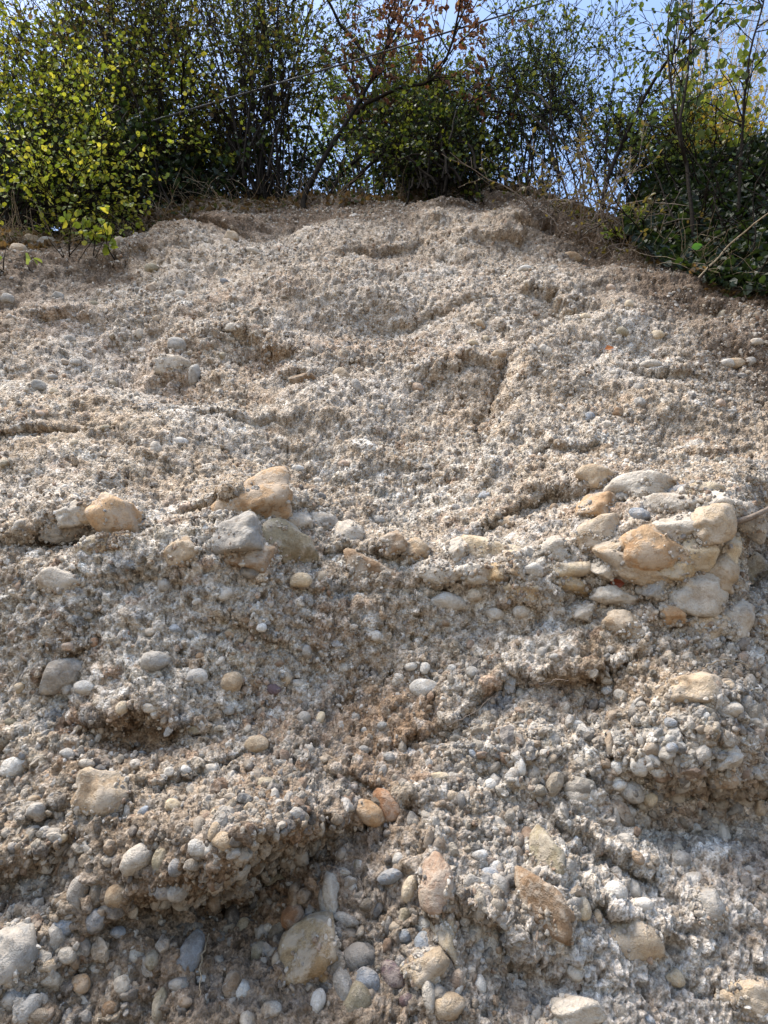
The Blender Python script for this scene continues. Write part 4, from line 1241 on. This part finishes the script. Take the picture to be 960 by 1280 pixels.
def ivy():
    r = np.random.default_rng(120)
    base = stand_at(900, 0.1)
    root = empty('ivy_thicket', tuple(base), 'dark ivy thicket spilling over the right end of the crest', 'ivy')
    n = 20000
    px = r.uniform(780, 1120, n * 2)
    top = np.interp(px, [780, 810, 850, 900, 960, 1120], [262, 222, 196, 186, 166, 150])
    bot = np.interp(px, [780, 800, 830, 880, 960, 1120], [275, 300, 326, 346, 362, 380])
    py = top + (bot - top) * r.random(n * 2)
    yc = np.interp(px, [780, 1000], [crest_y(790), crest_y(950)])
    low = (py - top) / np.maximum(bot - top, 1)
    dep = yc + 0.55 - 0.62 * low + r.uniform(-0.16, 0.10, n * 2)
    p = np.array([at_depth(a, b, d) for a, b, d in zip(px[:n], py[:n], dep[:n])])
    tg = unit(r.normal(size=(n, 3)) + np.array([0, -0.5, -0.4]))
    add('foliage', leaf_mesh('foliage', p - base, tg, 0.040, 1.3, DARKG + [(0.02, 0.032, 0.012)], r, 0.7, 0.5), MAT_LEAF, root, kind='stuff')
    i = r.choice(n, 260)
    st = walk(p[i], r.normal(size=(260, 3)) + np.array([0, -0.6, -0.3]), r.uniform(0.2, 0.7, 260), 9, 0.22, -0.03, r)
    v, f = tubes(st, 0.004, 0.0015, 4)
    add('vines', mesh_from('vines', v - base, f), MAT_BARK, root)
    # soil hump the ivy grows on
    k = 24
    gx, gy = np.meshgrid(np.linspace(0, 1, k), np.linspace(0, 1, k))
    qx = 790 + 340 * gx
    t_ = np.interp(qx, [780, 810, 850, 900, 960, 1120], [262, 222, 196, 186, 166, 150]) + 24
    b_ = np.interp(qx, [780, 800, 830, 880, 960, 1120], [275, 300, 326, 346, 362, 380]) - 4
    qy = t_ + (b_ - t_) * gy
    yc = np.interp(qx, [780, 1000], [crest_y(790), crest_y(950)])
    dq = yc + 0.72 - 0.62 * gy + 0.05 * np.sin(qx / 17) * np.cos(qy / 13)
    hv = np.array([at_depth(a, b, d) for a, b, d in zip(qx.ravel(), qy.ravel(), dq.ravel())])
    hb = hv + np.array([0, 1.2, -0.2])
    ii = np.arange(k * k).reshape(k, k)
    q = np.stack([ii[:-1, :-1], ii[:-1, 1:], ii[1:, 1:], ii[1:, :-1]], 2).reshape(-1, 4)
    rim = [(ii[0, j], ii[0, j + 1]) for j in range(k - 1)] + [(ii[j, 0], ii[j + 1, 0]) for j in range(k - 1)]
    fr = np.array([(a, b, b + k * k, a + k * k) for a, b in rim])
    add('soil_hump', mesh_from('soil_hump', np.concatenate([hv, hb]) - base, np.concatenate([q, fr])), MAT_EARTH, root)
    lo = []
    for (a, b, s, c) in ((864, 310, 0.05, (0.06, 0.17, 0.03)),):
        o = add('leaf', SINGLE, None, root, label='single bright green leaf')
        h = hit(a, b)
        c0 = at_depth(a, b, yc.min() - 0.16) - base
        M = np.eye(4)
        M[:3, 0], M[:3, 1], M[:3, 2], M[:3, 3] = np.array([0.95, -0.1, 0.25]) * s, np.array([-0.2, -0.5, 0.6]) * s, np.array([0, -0.9, -0.35]) * s, c0
        o.matrix_local = Matrix(M.tolist())
        o.color = (*c, 1)


ivy()


def stalks(name, label, cat, pts_list, rad, mat, woodname, parent_base):
    root = empty(name, tuple(parent_base), label, cat)
    parts = [tubes(s, rad, rad * 0.5, 5) for s in pts_list]
    for v, f in parts:
        add(woodname, mesh_from(woodname, v - parent_base, f), mat, root)
    return root


# dry brush hanging on the crest, right of the middle
b0 = stand_at(720, 0.0)
r_ = np.random.default_rng(130)
n_ = 70
xs = r_.uniform(660, 800, n_)
st = []
for x in xs:
    h_ = hit(x, float(np.interp(x, CREST[:, 0], CREST[:, 1])) + r_.uniform(6, 40))
    st.append(h_[0] if h_ is not None else b0)
st = np.array(st)
st = walk(st, r_.normal(size=(n_, 3)) * 0.6 + np.array([0, -0.6, 0.35]), r_.uniform(0.2, 0.6, n_), 8, 0.22, -0.08, r_)
plant('dry_brush', 'tangle of dry brown stems hanging on the crest', 'dry brush', b0, st, 131, 160, 0, 500, 0.028, [(0.10, 0.08, 0.03), (0.14, 0.12, 0.04)], 0.8, 0.0035, (0.06, 0.2), wood=MAT_ROOT)
h_ = hit(778, 305)[0]
plant('yellow_green_sprig', 'small yellow green sprig growing out of the brown soil', 'sprig', h_,
      walk(np.repeat(h_[None], 9, 0), r_.normal(size=(9, 3)) * 0.5 + np.array([0, -0.5, 0.8]), r_.uniform(0.08, 0.2, 9), 7, 0.12, 0.05, r_), 133, 20, 0, 220, 0.03, [(0.22, 0.26, 0.04), (0.15, 0.2, 0.04)], 0.6, 0.003, (0.04, 0.1))
h_ = hit(100, 322)[0]
plant('seedling', 'small green seedlings rooted just below the lime leaved shrub', 'seedling', h_,
      walk(h_[None] + r_.normal(size=(9, 3)) * np.array([0.10, 0.01, 0.01]), r_.normal(size=(9, 3)) * 0.4 + np.array([0, -0.6, 0.7]), r_.uniform(0.08, 0.18, 9), 6, 0.12, 0.05, r_), 135, 14, 0, 46, 0.042, LIME[1:], 1.1, 0.003, (0.04, 0.1))
h_ = hit(18, 342)[0]
plant('seedling', 'round leaved seedling growing from the face at its left end', 'seedling', h_,
      walk(h_[None] + r_.normal(size=(5, 3)) * np.array([0.05, 0.01, 0.01]), r_.normal(size=(5, 3)) * 0.4 + np.array([0, -0.7, 0.5]), r_.uniform(0.06, 0.12, 5), 6, 0.12, 0.05, r_), 137, 6, 0, 16, 0.05, [(0.14, 0.2, 0.05), (0.2, 0.26, 0.08)], 1.4, 0.003, (0.04, 0.08))


def wire(name, label, cat, pts, rad, mat, K=24, wob=0.003, seed=1, taper=0.6):
    """a single bent rod lying along pixels on the bank's face: [(px, py, lift)]"""
    p = []
    for a, b, l in pts:
        h = hit(a, b)
        p.append(h[0] + h[1] * l)
    p = np.array(p)
    t = np.linspace(0, len(p) - 1, K)
    k = np.clip(t.astype(int), 0, len(p) - 2)
    f = (t - k)[:, None]
    q = p[k] * (1 - f) + p[k + 1] * f
    for _ in range(3):
        q[1:-1] = (q[:-2] + q[1:-1] * 2 + q[2:]) / 4
    r = np.random.default_rng(seed)
    q = q + r.normal(size=q.shape) * wob
    v, f = tubes(q[None], rad, rad * taper, 6)
    b0 = q[0].copy()
    o = add(name, mesh_from(name, v - b0, f), mat, None, None, label, cat)
    o.location = b0
    return o


wire('dry_stick', 'grey dry stick poking out beside the boulder nest', 'stick', [(906, 664, -0.02), (922, 646, 0.04), (938, 632, 0.09), (946, 620, 0.12)], 0.0075, MAT_ROOT, 12, 0.001, 3)
wire('exposed_root', 'thin pale root lying across the shadowed overhang', 'root', [(660, 850, 0.01), (680, 846, 0.02), (695, 840, 0.02), (708, 842, 0.02)], 0.0015, MAT_ROOT, 20, 0.001, 4)
wire('exposed_root', 'looping thin root above a white cobble group', 'root', [(560, 905, 0.01), (590, 885, 0.02), (606, 868, 0.02), (640, 858, 0.01)], 0.0010, MAT_ROOT, 20, 0.001, 5)
wire('exposed_root', 'fine root beside the lone tan boulder', 'root', [(880, 838, 0.01), (905, 832, 0.02), (935, 836, 0.01)], 0.0018, MAT_DRY, 18, 0.001, 6)
wire('exposed_root', 'hair thin root curling from the dark overhang at the foot', 'root', [(258, 1180, 0.02), (256, 1215, 0.03), (250, 1262, 0.03)], 0.0014, MAT_DRY, 18, 0.002, 7)
wire('dry_stalk', 'pale dry stalk leaning out of the ivy', 'stalk', [(872, 352, 0.02), (892, 345, 0.15), (915, 358, 0.4)], 0.004, MAT_DRY, 14, 0.002, 8)


def fallen_leaf(px, py, s, col, label):
    h = hit(px, py)
    v = LEAF_UV.copy()
    v = np.concatenate([v, [(0.35, 0, 0.0), (0.7, 0, -0.02), (-0.35, 0.02, 0.05)]])
    v[1, 2] += 0.15
    v[5, 2] -= 0.05
    tri = np.array([(0, 6, 1), (6, 7, 1), (7, 2, 1), (7, 3, 2), (0, 5, 6), (6, 5, 7), (5, 4, 7), (7, 4, 3), (8, 0, 6)])
    o = add('fallen_leaf', mesh_from('fallen_leaf', v, tri, False), MAT_LEAF1, None, None, label, 'leaf', 'fallen dry leaves on the bank')
    n = h[1]
    x = unit(RIGHT - n * n[0])
    M = np.eye(4)
    M[:3, 0], M[:3, 1], M[:3, 2], M[:3, 3] = x * s, np.cross(n, x) * s, n * s, h[0] - x * s * 0.5 + n * 0.008
    o.matrix_world = Matrix(M.tolist())
    o.color = (*col, 1)


fallen_leaf(772, 728, 0.032, (0.20, 0.05, 0.025), 'red dry leaf lying among the boulders')
fallen_leaf(762, 438, 0.035, (0.40, 0.15, 0.05), 'orange dry leaf caught on the upper face')

# overhead cable
cy = 3.25
pa, pb = at_depth(690, 0, cy), at_depth(0, 207, cy - 0.25)
d_ = pb - pa
t_ = np.linspace(-1.6, 2.6, 40)[:, None]
line = pa + d_ * t_ + np.array([0, 0, 1.0]) * (0.05 * ((t_ - 0.5) ** 2 - 0.25))
v, f = tubes(line[None], 0.006, 0.006, 8)
o = add('overhead_cable', mesh_from('overhead_cable', v - pa, f), MAT_CABLE, None, None, 'thin dark cable strung in front of the shrubs', 'cable')
o.location = pa


# leaf litter, dry grass and fine roots along the lip of the crest
def crest_litter():
    r = np.random.default_rng(140)
    rows = np.where((np.abs(bdist + 0.04) < 0.3) & (Pf > -120) & (Pf < 1080))[0]
    i = r.choice(rows, 9000)
    p = fin[i] + n1.reshape(-1, 3)[i] * 0.006
    base = p.mean(0)
    tg = unit(r.normal(size=(len(i), 3)))
    me = leaf_mesh('leaf_litter', p - base, tg, 0.032, 0.9, [(0.10, 0.065, 0.035), (0.15, 0.10, 0.055), (0.07, 0.045, 0.025), (0.06, 0.07, 0.02)], r, 0.1, 1.2)
    o = add('leaf_litter', me, MAT_LEAF, None, 'stuff', 'brown leaf litter strewn along the lip of the crest', 'leaf litter')
    o.location = base
    i = r.choice(rows, 1800)
    st = walk(fin[i], r.normal(size=(1800, 3)) * 0.7 + np.array([0, -0.7, 0.1]), r.uniform(0.06, 0.3, 1800), 6, 0.25, -0.12, r)
    v, f = tubes(st, 0.0016, 0.0007, 3)
    o = add('dry_grass', mesh_from('dry_grass', v - base, f), MAT_DRY, None, 'stuff', 'fine dry grass and rootlets fringing the crest', 'grass')
    o.location = base


crest_litter()
